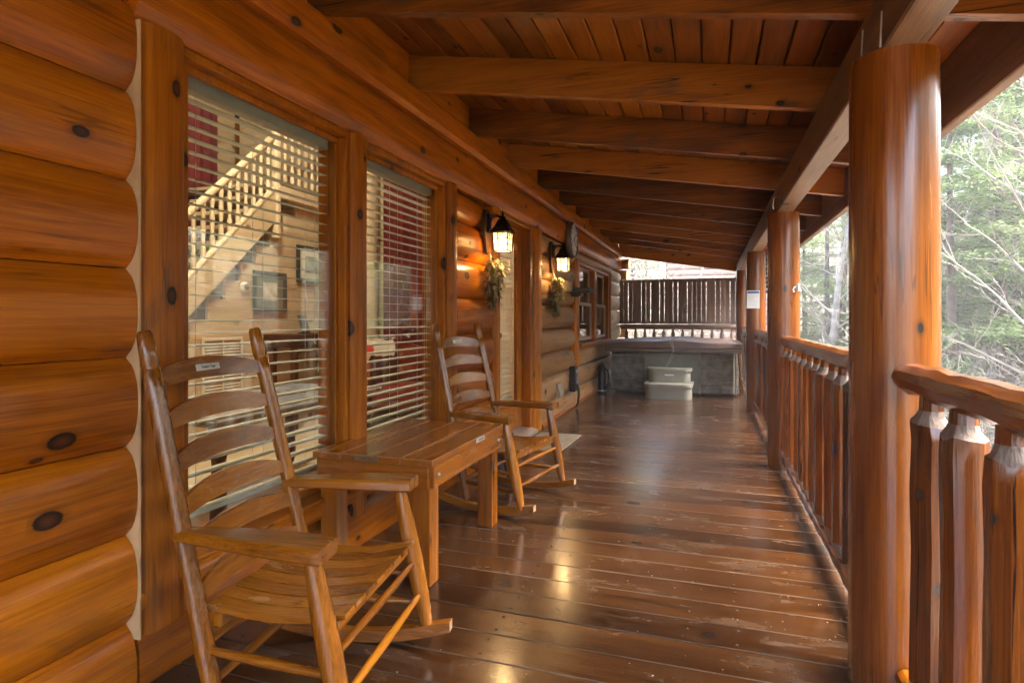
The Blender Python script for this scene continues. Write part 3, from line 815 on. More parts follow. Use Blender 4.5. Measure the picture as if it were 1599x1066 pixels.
# ---------------------------------------------------------------- railings
rg = random.Random(21)
def baluster_mesh(k):
    q = random.Random(100 + k); mb = MB(); n = 10
    r_ = q.uniform(.046, .056)
    zs = [.10, .125, .150, .185, .36, .54, .70, .83, .872, .893, .908, .955]
    rs = [.026, .030, r_ * .82, r_, r_ * 1.02, r_ * q.uniform(.94, 1.04), r_ * q.uniform(.94, 1.04), r_, r_ * .98, r_ * .70, .029, .026]
    ox = [q.uniform(-.003, .003) for _ in zs]; off = [q.uniform(-.05, .05) for _ in range(n)]
    P, Fs, K = [], [], []
    rot = q.uniform(0, .8)
    for i, z in enumerate(zs):
        for j in range(n):
            a = 2 * math.pi * j / n + rot
            rr_ = rs[i] * (1 + off[j] * 1.2 + q.uniform(-.035, .035))
            P.append((ox[i] + rr_ * math.cos(a), rr_ * math.sin(a), z + (q.uniform(-.011, .011) if i in (3, 8) else q.uniform(-.004, .004) if 4 <= i <= 9 else 0)))
    for i in range(len(zs) - 1):
        for j in range(n):
            a, b = i * n + j, i * n + (j + 1) % n
            Fs.append((a, b, b + n, a + n)); K.append(1 if i in (1, 2, 8, 9) else 0)
    mb.add(P, Fs); mb.k = K
    return mb.mesh('baluster', [mrail('z'), M_raw], 27)
BALS = [baluster_mesh(k) for k in range(7)]
def hewn(y0, y1, r_, seed, ax='y', n=11, jit=.055):
    q = random.Random(seed); mb = MB()
    m = max(3, int((y1 - y0) / .075)); pts, rad = [], []
    for i in range(m + 1):
        t = y0 + (y1 - y0) * i / m
        p = (q.uniform(-.0018, .0018), t, q.uniform(-.0018, .0018))
        pts.append(p if ax == 'y' else (p[1], p[0], p[2])); rad.append(r_ * q.uniform(.965, 1.03))
    pts[0:1] = [pts[0]]; rad[0] *= .86; rad[-1] *= .86
    mb.tube(pts, rad, n, jit=jit, rnd=q)
    return mb
def railing(y0, y1, label, seed, pitch=.215, first=None):
    yc = (y0 + y1) / 2
    t = thing('log_railing', label, 'railing', (.556, yc, 0), 0, 'hewn log railings between the posts')
    hewn(y0 - yc, y1 - yc, .045, seed).build('handrail', mrail('y'), t, 20, (0, 0, .978))
    hewn(y0 - yc, y1 - yc, .038, seed + 1).build('bottom_rail', mrail('y'), t, 16, (0, 0, .085))
    yy = first if first is not None else y0 + .12
    q = random.Random(seed + 5)
    while yy > y0 + pitch: yy -= pitch
    while yy < y1 - .05:
        if yy > y0 + .05: put('baluster', BALS[q.randrange(7)], t, (0, yy - yc + q.uniform(-.012, .012), 0), (0, 0, q.uniform(0, 6.28)))
        yy += pitch
    return t
railing(-.61, 2.03, 'log railing in front of the nearest post, closest to the viewer', 31, first=1.83)
railing(2.29, 4.95, 'log railing between the nearest post and the second post', 41, first=4.80)
railing(5.17, 7.79, 'log railing between the second post and the notice post', 51)
railing(8.01, 10.69, 'log railing beside the hot tub, past the notice post', 61)
# end railing and privacy screen behind the tub
t = thing('log_railing', 'log railing across the porch end below the privacy screen', 'railing', (-.56, 11.88, 0), 0, 'hewn log railings between the posts')
hewn(-1.10, 1.06, .05, 71, 'x').build('handrail', mdark('x'), t, 16, (0, 0, .985))
hewn(-1.10, 1.06, .04, 72, 'x').build('bottom_rail', mdark('x'), t, 16, (0, 0, .085))
BD = [m.copy() for m in BALS]
for m in BD: m.materials.clear(); m.materials.append(mdark('z')); m.materials.append(mdark('z'))
for i in range(12): put('baluster', BD[i % 7], t, (-.98 + i * .178, 0, 0), (0, 0, i * 1.3)).scale = (.68, .68, 1)
t = thing('privacy_screen', 'dark vertical board privacy screen behind the hot tub', 'screen', (-.61, 11.93, 0))
mb = MB(); mb.box((-.0400, -.011, 1.045), (.0400, .011, 1.895), .003); me = mb.mesh('board', mdark('z'))
rs_ = random.Random(8)
for i in range(25): put('board', me, t, (-1.03 + i * .0862, rs_.uniform(-.002, .002), rs_.uniform(-.004, .004)), (0, R(rs_.uniform(-.3, .3)), 0))
mb = MB(); mb.box((-1.08, .013, 1.85), (1.10, .05, 1.915), .004); mb.build('top_rail', mdark('x'), t)
mb = MB(); mb.box((-1.08, .013, 1.05), (1.10, .05, 1.10), .004); mb.build('bottom_rail', mdark('x'), t)
mb = MB(); mb.box((1.09, -.045, 0), (1.175, .045, 1.962), .005); mb.build('end_post', mdark('z'), t)

# ---------------------------------------------------------------- rocking chairs
def tag_text(txt, size, parent, loc, rot):
    cu = bpy.data.curves.new('lettering', 'FONT'); cu.body = txt; cu.size = size; cu.align_x = 'CENTER'; cu.align_y = 'CENTER'; cu.extrude = .0004
    cu.materials.append(M_ink)
    tmp = bpy.data.objects.new('lettering', cu)
    me = bpy.data.meshes.new_from_object(tmp)
    bpy.data.objects.remove(tmp)
    return put('lettering', me, parent, loc, rot)
def rocker():
    t = thing('rocking_chair', 'nearest slat back rocking chair, beside the small table', 'rocking chair', (-1.145, 1.558, 0), .142, 'wooden rocking chairs')
    RB = lambda s: Vector((-.134, s * .278, .055)); RT = lambda s: Vector((-.388, s * .254, 1.114))
    def on(s, z): a, b = RB(s), RT(s); return a + (b - a) * ((z - a.z) / (b.z - a.z))
    for s in (-1, 1):
        mb = MB(); zz = [.055, .12, .25, .36, .42, .60, .80, .95, 1.003, 1.008, 1.014, 1.02, 1.06, 1.105, 1.114]
        ra = [.018, .022, .027, .025, .023, .0245, .025, .0245, .024, .021, .021, .024, .023, .0205, .016]
        mb.tube([on(s, z) for z in zz], ra, 16); mb.build('rear_post', mchair('z'), t, 40)
        FB, FT = Vector((.251, s * .31, .055)), Vector((.147, s * .31, .545))
        mb = MB(); ts = [0, .08, .25, .5, .75, .93, 1]; mb.tube([FB.lerp(FT, u) for u in ts], [.019, .023, .029, .032, .029, .023, .019], 16)
        mb.build('front_leg', mchair('z'), t, 40)
        # rocker: curved runner
        mb = MB(); N = 16; P, Fs = [], []
        for i in range(N + 1):
            u = i / N; x = -.40 + u * (.335 + .40); zb = .0015 + ((x + .03) ** 2) / (2 * 1.15); yy = s * (.278 + (.31 - .278) * u)
            hh = .040 if .04 < u < .97 else .034
            for dy, dz in ((-.017, 0), (.017, 0), (.017, hh), (-.017, hh)): P.append((x, yy + dy, zb + dz))
        for i in range(N):
            for j in range(4): a = i * 4 + j; b = i * 4 + (j + 1) % 4; Fs.append((a, b, b + 4, a + 4))
        mb.add(P, Fs); mb.add([P[0], P[1], P[2], P[3]], [(3, 2, 1, 0)], 1); mb.add(P[-4:], [(0, 1, 2, 3)], 1)
        mb.build('rocker', [mchair('x'), M_end], t, 30)
        # arm: shaped board, slim at the post, wide at the front
        ap = on(s, .565); mb = MB(); P, Fs = [], []
        cs = [(ap.x - .012, .024), (-.20, .030), (-.10, .044), (.0, .054), (.10, .056), (.17, .056), (.196, .050)]
        for (x, hw) in cs:
            u = (x - ap.x) / (.196 - ap.x); yc = ap.y + (s * .316 - ap.y) * u
            z0 = .545 + .004 * math.sin(u * 3.1); th = .034 + .006 * u
            b = .007
            for dy, dz in ((-hw, b), (-hw + b, 0), (hw - b, 0), (hw, b), (hw, th - b), (hw - b, th), (-hw + b, th), (-hw, th - b)): P.append((x, yc + dy, z0 + dz))
        for i in range(len(cs) - 1):
            for j in range(8): a = i * 8 + j; b = i * 8 + (j + 1) % 8; Fs.append((a, b, b + 8, a + 8))
        Fs += [tuple(range(8))[::-1], tuple(len(P) - 8 + j for j in range(8))]
        mb.add(P, Fs); mb.build('armrest', mchair('x'), t, 35)
        for z in (.15, .25):
            mb = MB(); a = on(s, z + .01); f = FB.lerp(FT, (z - .055) / .49); mb.tube([a, a.lerp(f, .5), f], [.010, .0145, .010], 10); mb.build('side_rung', mchair('x'), t, 50)
    for z in (.18, .29):
        u = (z - .055) / .49; x = .251 - .104 * u
        mb = MB(); mb.tube([(x, -.31, z), (x, 0, z), (x, .31, z)], [.010, .0145, .010], 10); mb.build('front_rung', mchair('y'), t, 50)
    for z in (.17, .27):
        a, b = on(-1, z), on(1, z); mb = MB(); mb.tube([a, a.lerp(b, .5), b], [.010, .014, .010], 10); mb.build('rear_rung', mchair('y'), t, 50)
    # seat: eight dished slats front to back on two cross bars
    def seat_z(x): u = (x + .20) / .42; return .352 - .020 * math.sin(min(1, max(0, u)) * 3.14 * .85) + .030 * u ** 2.0
    xs = np.linspace(-.20, .218, 12)
    for i in range(8):
        yc0 = -.273 + .546 * (i + .5) / 8; yc1 = yc0 * .90
        mb = MB(); P, Fs = [], []
        for x in xs:
            u = (x + .20) / .418; yc = yc1 + (yc0 - yc1) * u; hw = .0302 * (.9 + .1 * u); z = seat_z(x)
            for dy, dz in ((-hw, 0), (hw, 0), (hw, .013), (-hw, .013)): P.append((x, yc + dy, z + dz))
        for k in range(len(xs) - 1):
            for j in range(4): a = k * 4 + j; b = k * 4 + (j + 1) % 4; Fs.append((a, b, b + 4, a + 4))
        mb.add(P, Fs); mb.add(P[:4], [(3, 2, 1, 0)], 0); mb.add(P[-4:], [(0, 1, 2, 3)], 0)
        mb.build('seat_slat', mchair('x'), t, 30)
    for x, hw in ((.175, .29), (-.165, .25)):
        mb = MB(); mb.box((x - .014, -hw, seat_z(x) - .040), (x + .014, hw, seat_z(x) - .001), .004); mb.build('seat_bar', mchair('y'), t)
    # ladder slats, bowed back, arched on top
    for i, zb in enumerate((.948, .83, .712, .594, .476, .362)):
        mb = MB(); N = 14; P, Fs = [], []
        a, b = on(-1, zb + .03), on(1, zb + .03)
        sl2 = (RT(1).x - RB(1).x) / (RT(1).z - RB(1).z)
        for k in range(N + 1):
            u = k / N; p = a.lerp(b, u); bow = math.sin(u * math.pi)
            lo = zb + .006 + .010 * bow ** .8; hi = zb + .040 + .042 * bow ** .7
            for z, dx in ((lo, -.006), (lo, .006), (hi, .006), (hi, -.006)):
                P.append((p.x - .030 * bow + dx + sl2 * (z - zb - .03), p.y, z))
        for k in range(N):
            for j in range(4): q = k * 4 + j; r_ = k * 4 + (j + 1) % 4; Fs.append((q, r_, r_ + 4, q + 4))
        Fs += [(3, 2, 1, 0), tuple(len(P) - 4 + j for j in range(4))]
        mb.add(P, Fs); mb.build('back_slat', mchair('y'), t, 35)
    zc = .948 + .048; a = on(1, zc)
    pl = MB(); pl.box((0, -.055, -.0105), (.0025, .055, .0105), .0008)
    tilt = math.atan(-.254 / 1.059)
    po = pl.build('name_plate', M_plate, t, None, (a.x - .030 + .0072, -.0, zc), (0, tilt, 0))
    tag_text('Timber Tops', .0125, po, (.0029, 0, 0), (R(90), 0, R(90)))
    return t
CH = rocker()
dup(CH, (-1.215, 3.595, 0), -.161, 'farther slat back rocking chair, between table and door')

# ---------------------------------------------------------------- table
t = thing('side_table', 'low reddish plank table between the two rocking chairs', 'table', (-1.405, 2.73, 0))
for i in range(4):
    mb = MB(); mb.box((-.0740, -.455, .522), (.0740, .455, .551), .0035, kb=1)
    mb.build('table_plank', [mtable('y'), M_tedge], t, None, (-.2265 + i * .151, 0, rg.uniform(-.0006, .0006)))
for sx in (-1, 1):
    for s2 in (-1, 1):
        mb = MB(); mb.box((-.044, -.044, 0), (.044, .044, .5215), .004); mb.build('leg', mtable('z'), t, None, (sx * .232, s2 * .385, 0))
    mb = MB(); mb.box((sx * .2775, -.43, .425), (sx * .2965, .43, .5215), .003); mb.build('apron', mtable('y'), t)
for s2 in (-1, 1):
    mb = MB(); mb.box((-.2765, s2 * .4305, .425), (.2765, s2 * .4495, .5215), .003); mb.build('apron', mtable('x'), t)
mb = MB(); mb.lathe([(.010, 0), (.0095, .003), (.006, .006), (0, .0065)], 12, 'x'); me = mb.mesh('bolt', M_steel, 50)
for s2 in (-.385, .385): put('bolt', me, t, (.2967, s2, .475))
mb = MB(); mb.box((0, -.06, -.012), (.0025, .06, .012), .0008)
po = mb.build('name_plate', M_plate, t, None, (.3001, .10, .5365)); tag_text('Timber Tops', .012, po, (.0029, 0, 0), (R(90), 0, R(90)))
mb = MB(); mb.box((-.06, -.0025, -.012), (.06, 0, .012), .0008)
po = mb.build('name_plate', M_brass, t, None, (-.02, -.4552, .5365)); po['label'] = 'dull brass plate on the end of the table top'
tag_text('Timber Tops', .012, po, (0, -.0029, 0), (R(90), 0, 0))

# ---------------------------------------------------------------- door mat
mb = MB(); mb.box((-.21, -.40, 0), (.21, .40, .010), .003)
tag(mb.build('door_mat', plain('beige_mat', (.21, .17, .12), .95, var=.25, scale=20, bump=.6, bscale=160), None, None, (-1.40, 5.36, .002), (0, 0, R(-2))), 'flat beige door mat on the boards before the door', 'mat')

# ---------------------------------------------------------------- hot tub
M_tub = plain('sage_shell', (.18, .18, .145), .45, var=.12)
M_stone = plain('grey_slate', (.15, .14, .12), .8, var=.45, scale=9, bump=.8, bscale=30)
t = thing('hot_tub', 'square grey green hot tub with stone panel corners', 'hot tub', (-.53, 10.30, 0))
hw, hd = .93, 1.03
mb = MB(); mb.box((-hw + .02, -hd + .03, .02), (hw - .02, hd, .66), .03); mb.build('cabinet', M_tub, t)
mb = MB(); mb.box((-hw - .03, -hd - .03, .655), (hw + .03, hd + .03, .70), .018); mb.build('shell_rim', M_tub, t, 50)
rt = random.Random(4)
for (a, b) in ((-.91, -.40), (.42, .88)):
    mb = MB(); z = .04
    while z < .63:
        h = rt.uniform(.04, .075); h = min(h, .645 - z); x = a
        while x < b - .01:
            wd = min(rt.uniform(.12, .30), b - x)
            if b - x - wd < .05: wd = b - x
            mb.box((x + .002, -hd + .031 - rt.uniform(.012, .036), z + .002), (x + wd - .002, -hd + .031, z + h - .002), .006); x += wd
        z += h
    o = mb.build('stone_panel', M_stone, t); o['kind'] = 'stuff'
for x in (-.385, .405, .905):
    mb = MB(); mb.box((x - .014, -hd + .005, .02), (x + .014, -hd + .03, .652), .004); mb.build('corner_trim', plain('grey_trim', (.20, .20, .17), .45), t)
mb = MB(); z = .04
while z < .62:
    h = rt.uniform(.05, .085); yy = -hd + .05
    while yy < hd - .05:
        wd = min(rt.uniform(.15, .35), hd - .03 - yy); mb.box((hw - .019, yy + .002, z), (hw + rt.uniform(0, .02), yy + wd - .002, z + h - .004), .006); yy += wd
    z += h
o = mb.build('stone_panel', M_stone, t); o['kind'] = 'stuff'
# cover
t = thing('tub_cover', 'folding brown vinyl cover lying on the hot tub', 'cover', (-.53, 10.28, .702))
M_vinyl = plain('brown_vinyl', (.115, .075, .062), .42, var=.2, bump=.25, bscale=14)
for s_ in (-1, 1):
    mb = MB(); P, Fs = [], []
    xs_ = np.linspace(0.004, 1.0, 9) * s_
    for x in xs_:
        d = .012 * math.sin(abs(x) * 5)
        zt = .118 - .05 * abs(x) ** 1.4 + .004 * math.sin(9 * x)
        for y, z in ((-1.12 - d, .0), (-1.13 - d, .012), (-1.12 - d, zt - .012), (-1.10, zt), (-.4, zt + .012), (.4, zt + .012), (1.08, zt), (1.10, 0)): P.append((x, y, z))
    for i in range(8):
        for j in range(8): a = i * 8 + j; b = i * 8 + (j + 1) % 8; Fs.append((a, b, b + 8, a + 8))
    Fs += [tuple(range(8)), tuple(64 + j for j in range(8))[::-1]]
    mb.add(P, Fs); mb.build('cover_half', M_vinyl, t, 40)
mb = MB(); mb.box((-.99, -1.129, -.055), (.99, -1.118, -.002), .003); mb.build('skirt', M_vinyl, t)
mb = MB()
for k in (0, 1): mb.tube([(-.02 + .03 * k, -1.05, .125), (-.015 + .03 * k, -1.135, .11), (.03 + .012 * k, -1.145, .0), (.0 + .03 * k, -1.15, -.12), (-.08 + .02 * k, -1.16, -.28), (-.12 + .04 * k, -1.17, -.30)], .003, 6)
mb.build('strap_cord', plain('pale_cord', (.45, .43, .40), .7), t, 60)
# steps
t = thing('tub_steps', 'two tier grey plastic steps in front of the hot tub', 'steps', (-.55, 8.98, 0))
M_step = plain('sage_plastic', (.25, .25, .205), .5, var=.08)
def rounded(x0, x1, y0, y1, r_):
    p = [(x1, y1), (x0, y1)]
    for a in np.linspace(180, 270, 7): p.append((x0 + r_ + r_ * math.cos(R(a)), y0 + r_ + r_ * math.sin(R(a))))
    for a in np.linspace(270, 360, 7): p.append((x1 - r_ + r_ * math.cos(R(a)), y0 + r_ + r_ * math.sin(R(a))))
    return p
mb = MB(); mb.prism(rounded(-.32, .32, -.28, .265, .12), 'z', 0, .175); mb.build('lower_step', M_step, t, 30)
mb = MB(); mb.prism(rounded(-.34, .34, -.30, .265, .13), 'z', .176, .215); mb.build('lower_tread', M_step, t, 30)
mb = MB(); mb.prism(rounded(-.30, .30, -.02, .26, .12), 'z', .2155, .38); mb.build('upper_step', M_step, t, 30)
mb = MB(); mb.prism(rounded(-.32, .32, -.04, .264, .13), 'z', .381, .42); mb.build('upper_tread', M_step, t, 30)
mb = MB(); mb.box((-.06, -.026, .315), (.07, -.0205, .335), .002); mb.build('name_plate', M_white, t)
# black pump / watering gear by the wall
t = thing('black_canister', 'black canister with hose in the corner beside the hot tub', 'canister', (-1.56, 9.12, 0))
mb = MB(); mb.lathe([(.06, .0), (.075, .01), (.075, .06), (.062, .075), (.062, .30), (.05, .34), (.03, .36), (.03, .42), (0, .43)], 18); mb.build('tank', M_rubber, t, 40)
mb = MB(); mb.lathe([(.078, .04), (.0785, .055)], 18); mb.build('steel_band', M_steel, t, 40)
mb = MB(); mb.tube([(.05, -.02, .38), (.10, -.04, .36), (.11, -.05, .25), (.10, -.02, .15), (.07, -.06, .08)], .012, 8); mb.build('hose', M_rubber, t, 50)
mb = MB(); mb.tube([(-.07, 0, .36), (0, 0, .46), (.06, .0, .38)], .008, 8); mb.build('handle', M_rubber, t, 50)

# ---------------------------------------------------------------- lanterns and swags
def lantern(y, label):
    t = thing('wall_lantern', label, 'lantern', (-1.664, y, 1.695), 0, 'lit lanterns beside the door')
    mb = MB()                                     # shaped wooden back plate, waisted towards a point
    half = [(.0, -.045), (.028, -.03), (.048, .03), (.062, .09), (.075, .13), (.072, .18), (.064, .27), (.04, .30), (0, .305)]
    poly = [(a, b) for a, b in half] + [(-a, b) for a, b in half[-2:0:-1]]
    mb.prism(poly, 'x', 0, .024); mb.build('back_board', wood('dark_plate', (.03, .014, .008), (.055, .025, .014), (.085, .04, .02), axis='z', rough=.5, knots=0), t)
    mb = MB(); mb.box((.0245, -.035, .12), (.040, .035, .27), .012); mb.build('iron_plate', M_black, t)
    mb = MB()
    mb.tube([(.04, 0, .16)] + [(.04 + .05 + .05 * math.cos(a), 0, .19 + .06 * math.sin(a)) for a in np.linspace(3.6, 1.2, 8)] + [(.128, 0, .235), (.145, 0, .232)], .006, 8)
    mb.tube([(.05 + .022 * (1 - i / 20) * math.cos(i * .55), .0, .245 + .022 * (1 - i / 20) * math.sin(i * .55)) for i in range(18)], .004, 6)
    mb.tube([(.05, 0, .255), (.09, 0, .265), (.145, 0, .238)], .005, 8)
    mb.build('scroll_arm', M_black, t, 50)
    cx = .145
    mb = MB(); mb.lathe([(.0, .30), (.004, .285), (.006, .27), (.012, .258), (.006, .248), (.022, .240), (.026, .232), (.02, .226)], 12, c=(cx, 0, 0)); mb.build('finial', M_black, t, 50)
    mb = MB()
    for i, (r_, z) in enumerate(((.028, .222), (.052, .165), (.076, .128), (.080, .120))):
        mb.add([(cx - r_, -r_, z), (cx + r_, -r_, z), (cx + r_, r_, z), (cx - r_, r_, z)], [])
    for i in range(3):
        for j in range(4): a = i * 4 + j; b = i * 4 + (j + 1) % 4; mb.f.append((a, b, b + 4, a + 4)); mb.k.append(0)
    mb.f += [(0, 1, 2, 3), (12, 13, 14, 15)]; mb.k += [0, 0]
    mb.build('roof', M_black, t)
    ht, hb, zt, zb = .062, .054, .118, -.022
    mb = MB()
    def P(u, z, side):
        f = (z - zb) / (zt - zb); h = hb + (ht - hb) * f; x, yy = u * h, -h
        for _ in range(side): x, yy = -yy, x
        return Vector((cx + x, yy, z))
    for sd_ in range(4):
        for u in (-1, -.36, .36): mb.tube([P(u, zb, sd_), P(u, zt, sd_)], .0055 if u == -1 else .0040, 6)
        for z in (zb, zb + .046, zb + .092, zt): mb.tube([P(-1, z, sd_), P(1, z, sd_)], .0055 if z in (zb, zt) else .0040, 6)
    mb.build('cage', M_black, t, 60)
    for sd_ in range(4):
        mb = MB(); q = .955
        pts = [P(-q, zb + .002, sd_), P(q, zb + .002, sd_), P(q, zt - .002, sd_), P(-q, zt - .002, sd_)]
        c0 = Vector((cx, 0, 0))
        pts2 = [Vector((c0.x + (p.x - c0.x) * .93, p.y * .93, p.z)) for p in pts]; pts = [Vector((c0.x + (p.x - c0.x) * .96, p.y * .96, p.z)) for p in pts]
        mb.add(pts + pts2, [(0, 1, 2, 3), (7, 6, 5, 4), (0, 4, 5, 1), (1, 5, 6, 2), (2, 6, 7, 3), (3, 7, 4, 0)]); mb.build('pane', M_pane, t)
    mb = MB(); mb.lathe([(0, .075), (.016, .06), (.022, .035), (.016, .01), (.012, .002), (.012, .0)], 12, c=(cx, 0, .03)); mb.build('bulb', M_bulb, t, 50)
    L = bpy.data.lights.new('bulb_light', 'POINT'); L.energy = .6; L.color = (1, .66, .30); L.shadow_soft_size = .012
    lo = bpy.data.objects.new('bulb_light', L); lo.location = (cx, 0, -.015); lo.parent = t; COL.objects.link(lo)
    return t
# lit glass: the panes glow where the bulb sits behind them
m, n, l, Pb = newmat('lit_pane')
tcn = n.new('ShaderNodeTexCoord'); sp = n.new('ShaderNodeSeparateXYZ'); l.new(tcn.outputs['Object'], sp.inputs[0])
zz = n.new('ShaderNodeMapRange'); zz.inputs[1].default_value = .09; zz.inputs[2].default_value = .0; l.new(sp.outputs[2], zz.inputs[0])
nz_ = n.new('ShaderNodeTexNoise'); nz_.inputs['Scale'].default_value = 18; l.new(tcn.outputs['Object'], nz_.inputs[0])
Pb.inputs['Base Color'].default_value = (.8, .66, .42, 1); Pb.inputs['Roughness'].default_value = .3
Pb.inputs['Emission Color'].default_value = (1, .76, .44, 1)
l.new(mth(n, l, 'MULTIPLY', mth(n, l, 'MULTIPLY_ADD', zz.outputs[0], 1.4, .5), mth(n, l, 'MULTIPLY', nz_.outputs[0], LAMP_E)), Pb.inputs['Emission Strength'])
trp = n.new('ShaderNodeBsdfTransparent'); trp.inputs[0].default_value = (1, .86, .62, 1)
mxp = n.new('ShaderNodeMixShader'); mxp.inputs[0].default_value = .6
l.new(trp.outputs[0], mxp.inputs[1]); l.new(Pb.outputs[0], mxp.inputs[2]); l.new(mxp.outputs[0], n['Material Output'].inputs[0])
M_pane = m
M_bulb = emit_mat('lit_bulb', (1, .80, .52), 16)
lantern(4.37, 'lit black iron lantern left of the door, above a pine swag')
lantern(6.40, 'lit black iron lantern right of the door, near the clock')

M_needle = plain('swag_needle', (.085, .085, .035), .7, var=.5, scale=30, bump=0)
M_needle2 = plain('swag_pale_leaf', (.30, .25, .13), .7, var=.4, scale=30, bump=0)
M_cone = plain('pine_cone_scale', (.16, .085, .04), .7, var=.4, scale=60, bump=0)
def cone(parent, loc, rot, s_):
    mb = MB()
    mb.lathe([(0, -.5 * s_), (.12 * s_, -.4 * s_), (.2 * s_, -.1 * s_), (.14 * s_, .3 * s_), (0, .5 * s_)], 8)
    for i in range(90):
        u = i / 90; a = i * 2.39996; z = (-.48 + .98 * u) * s_; r_ = s_ * .30 * math.sin(math.pi * (.12 + .84 * u)) ** .7
        d = Vector((math.cos(a), math.sin(a), 0)); sd_ = Vector((-math.sin(a), math.cos(a), 0)); c = d * r_ + Vector((0, 0, z)); wv = s_ * .065
        base = d * r_ * .4 + Vector((0, 0, z - s_ * .03))
        tip = c + Vector((0, 0, s_ * .05)) + d * s_ * .03
        mb.add([base - sd_ * wv * .6, base + sd_ * wv * .6, c + sd_ * wv, tip, c - sd_ * wv, c + Vector((0, 0, -s_ * .02))], [(0, 1, 2, 3, 4), (0, 4, 5), (5, 2, 1), (0, 5, 1), (4, 3, 5), (5, 3, 2)], 0 if i % 3 else 1)
    mb.build('pine_cone', [M_cone, plain('cone_tip', (.36, .24, .14), .7)], parent, None, loc, rot, fix=False)
def swag(y, z, h, label, pale, seed):
    t = thing('pine_swag', label, 'swag', (-1.662, y, z), 0, 'pine swags hung below the lanterns')
    q = random.Random(seed); mb = MB()
    for i in range(230):
        u = q.random(); zc = -h * u ** 1.05; hw = .108 * math.sin(math.pi * min(1, .18 + u * .8)) ** .8
        yc = q.uniform(-hw, hw); xc = q.uniform(.01, .105) * (1 - .4 * u)
        a = q.uniform(-.9, .9) + yc * 9; L = q.uniform(.05, .10)
        d = Vector((q.uniform(-.1, .5), math.sin(a), -math.cos(a))).normalized()
        k = 1 if q.random() < pale else 0
        for b in range(9):
            f = b / 8; base = Vector((xc, yc, zc)) + d * L * f
            sdv = d.cross(Vector((q.uniform(-1, 1), q.uniform(-1, 1), q.uniform(-1, 1)))).normalized()
            tip = base + d * .018 + sdv * q.uniform(.014, .028); wv = d.cross(sdv) * (.0016 if k == 0 else .005)
            mb.add([base - wv, base + wv, tip + wv * .3, tip - wv * .3], [(0, 1, 2, 3)], k)
            tip2 = base + d * .018 - sdv * q.uniform(.014, .028)
            mb.add([base - wv, base + wv, tip2 + wv * .3, tip2 - wv * .3], [(0, 1, 2, 3)], k)
    mb.build('foliage', [M_needle, M_needle2], t, fix=False)
    mb = MB(); mb.tube([(.03, 0, -.02), (.01, .01, .05), (.012, 0, .10)], .006, 6); mb.build('twine', plain('jute', (.45, .33, .17), .8), t, 50)
    cone(t, (.075, .02, -.10), (R(25), R(60), 0), .085); cone(t, (.08, -.035, -.155), (R(-30), R(50), R(20)), .08)
    return t
swag(4.42, 1.63, .34, 'pine swag with two cones left of the door', .15, 3)
swag(6.47, 1.61, .38, 'pale dried swag right of the door under the lantern', .6, 9)

# ---------------------------------------------------------------- clock and wall boxes
t = thing('wall_clock', 'round outdoor clock with thick grey rim high on the wall', 'clock', (-1.665, 7.32, 2.13))
mb = MB(); mb.lathe([(.20, 0), (.225, .01), (.23, .04), (.222, .066), (.205, .075), (.194, .068), (.190, .056)], 40, 'x'); mb.build('rim', plain('pewter', (.10, .095, .09), .4, .3), t, 40)
mb = MB(); mb.lathe([(.19, .058), (.19, .064), (0, .065)], 40, 'x'); mb.build('face', plain('aged_face', (.62, .60, .55), .5, var=.25, scale=10), t, 40)
mb = MB()
for i in range(12):
    a = i * math.pi / 6; mb.box((.0652, -.006, .135), (.067, .006, .172), M=Matrix.Rotation(a, 4, 'X'))
mb.build('hour_mark', M_ink, t)
mb = MB(); mb.box((.0675, -.007, -.02), (.0695, .007, .095), M=Matrix.Rotation(R(-50), 4, 'X')); mb.build('hand', M_ink, t)
mb = MB(); mb.box((.070, -.005, -.03), (.072, .005, .14), M=Matrix.Rotation(R(-130), 4, 'X')); mb.build('hand', M_ink, t)
t = thing('wall_shelf', 'small dark shelf jutting from the wall by the clock', 'shelf', (-1.665, 7.55, 1.50))
mb = MB(); mb.box((0, -.14, -.02), (.24, .14, .045), .012); mb.build('tray', M_rubber, t)
mb = MB(); mb.box((0, -.10, -.07), (.12, .10, -.021), .008); mb.build('bracket', M_rubber, t)
t = thing('beige_box', 'plain beige box fixed on the logs above the dark shelf', 'box', (-1.66, 7.14, 1.545))
mb = MB(); mb.box((0, -.13, -.06), (.05, .13, .06), .008); mb.build('cover', plain('tan_plastic', (.36, .28, .19), .55), t)
mb = MB(); mb.box((.0505, -.11, -.003), (.053, .11, .003)); mb.build('seam', M_brass, t)
t = thing('cable_box', 'black electrical box with two hanging cables low on the wall', 'electrical box', (-1.672, 7.46, .37))
mb = MB(); mb.box((0, -.085, -.15), (.07, .085, .17), .008); mb.build('housing', M_rubber, t)
mb = MB(); mb.box((.0705, -.06, -.06), (.085, .06, .06), .006); mb.build('socket_cover', plain('grey_socket', (.12, .12, .12), .4), t)
mb = MB(); mb.box((.0705, -.03, .08), (.08, .03, .13), .004); mb.build('switch', plain('steel_switch', (.4, .4, .4), .4), t)
for k, dy in enumerate((-.03, .035)):
    mb = MB(); mb.tube([(.075, dy, -.05), (.10, dy, -.12), (.10, dy + .01, -.2), (.085, dy + .03, -.30), (.06, dy + .05, -.352)], .008, 8); mb.build('cable', M_rubber, t, 50)
t = thing('outlet_cover', 'beige weatherproof outlet cover low on the logs', 'outlet', (-1.674, 6.78, .31))
mb = MB(); mb.prism([(0, -.07), (0, .08), (.02, .08), (.05, -.03), (.05, -.07)], 'y', -.10, .10)
mb.build('lid', plain('beige_cover', (.27, .22, .16), .5), t)
mb = MB(); mb.box((0, -.12, -.085), (.012, .12, -.071), .003); mb.build('flange', plain('beige_flange', (.5, .43, .33), .5), t)
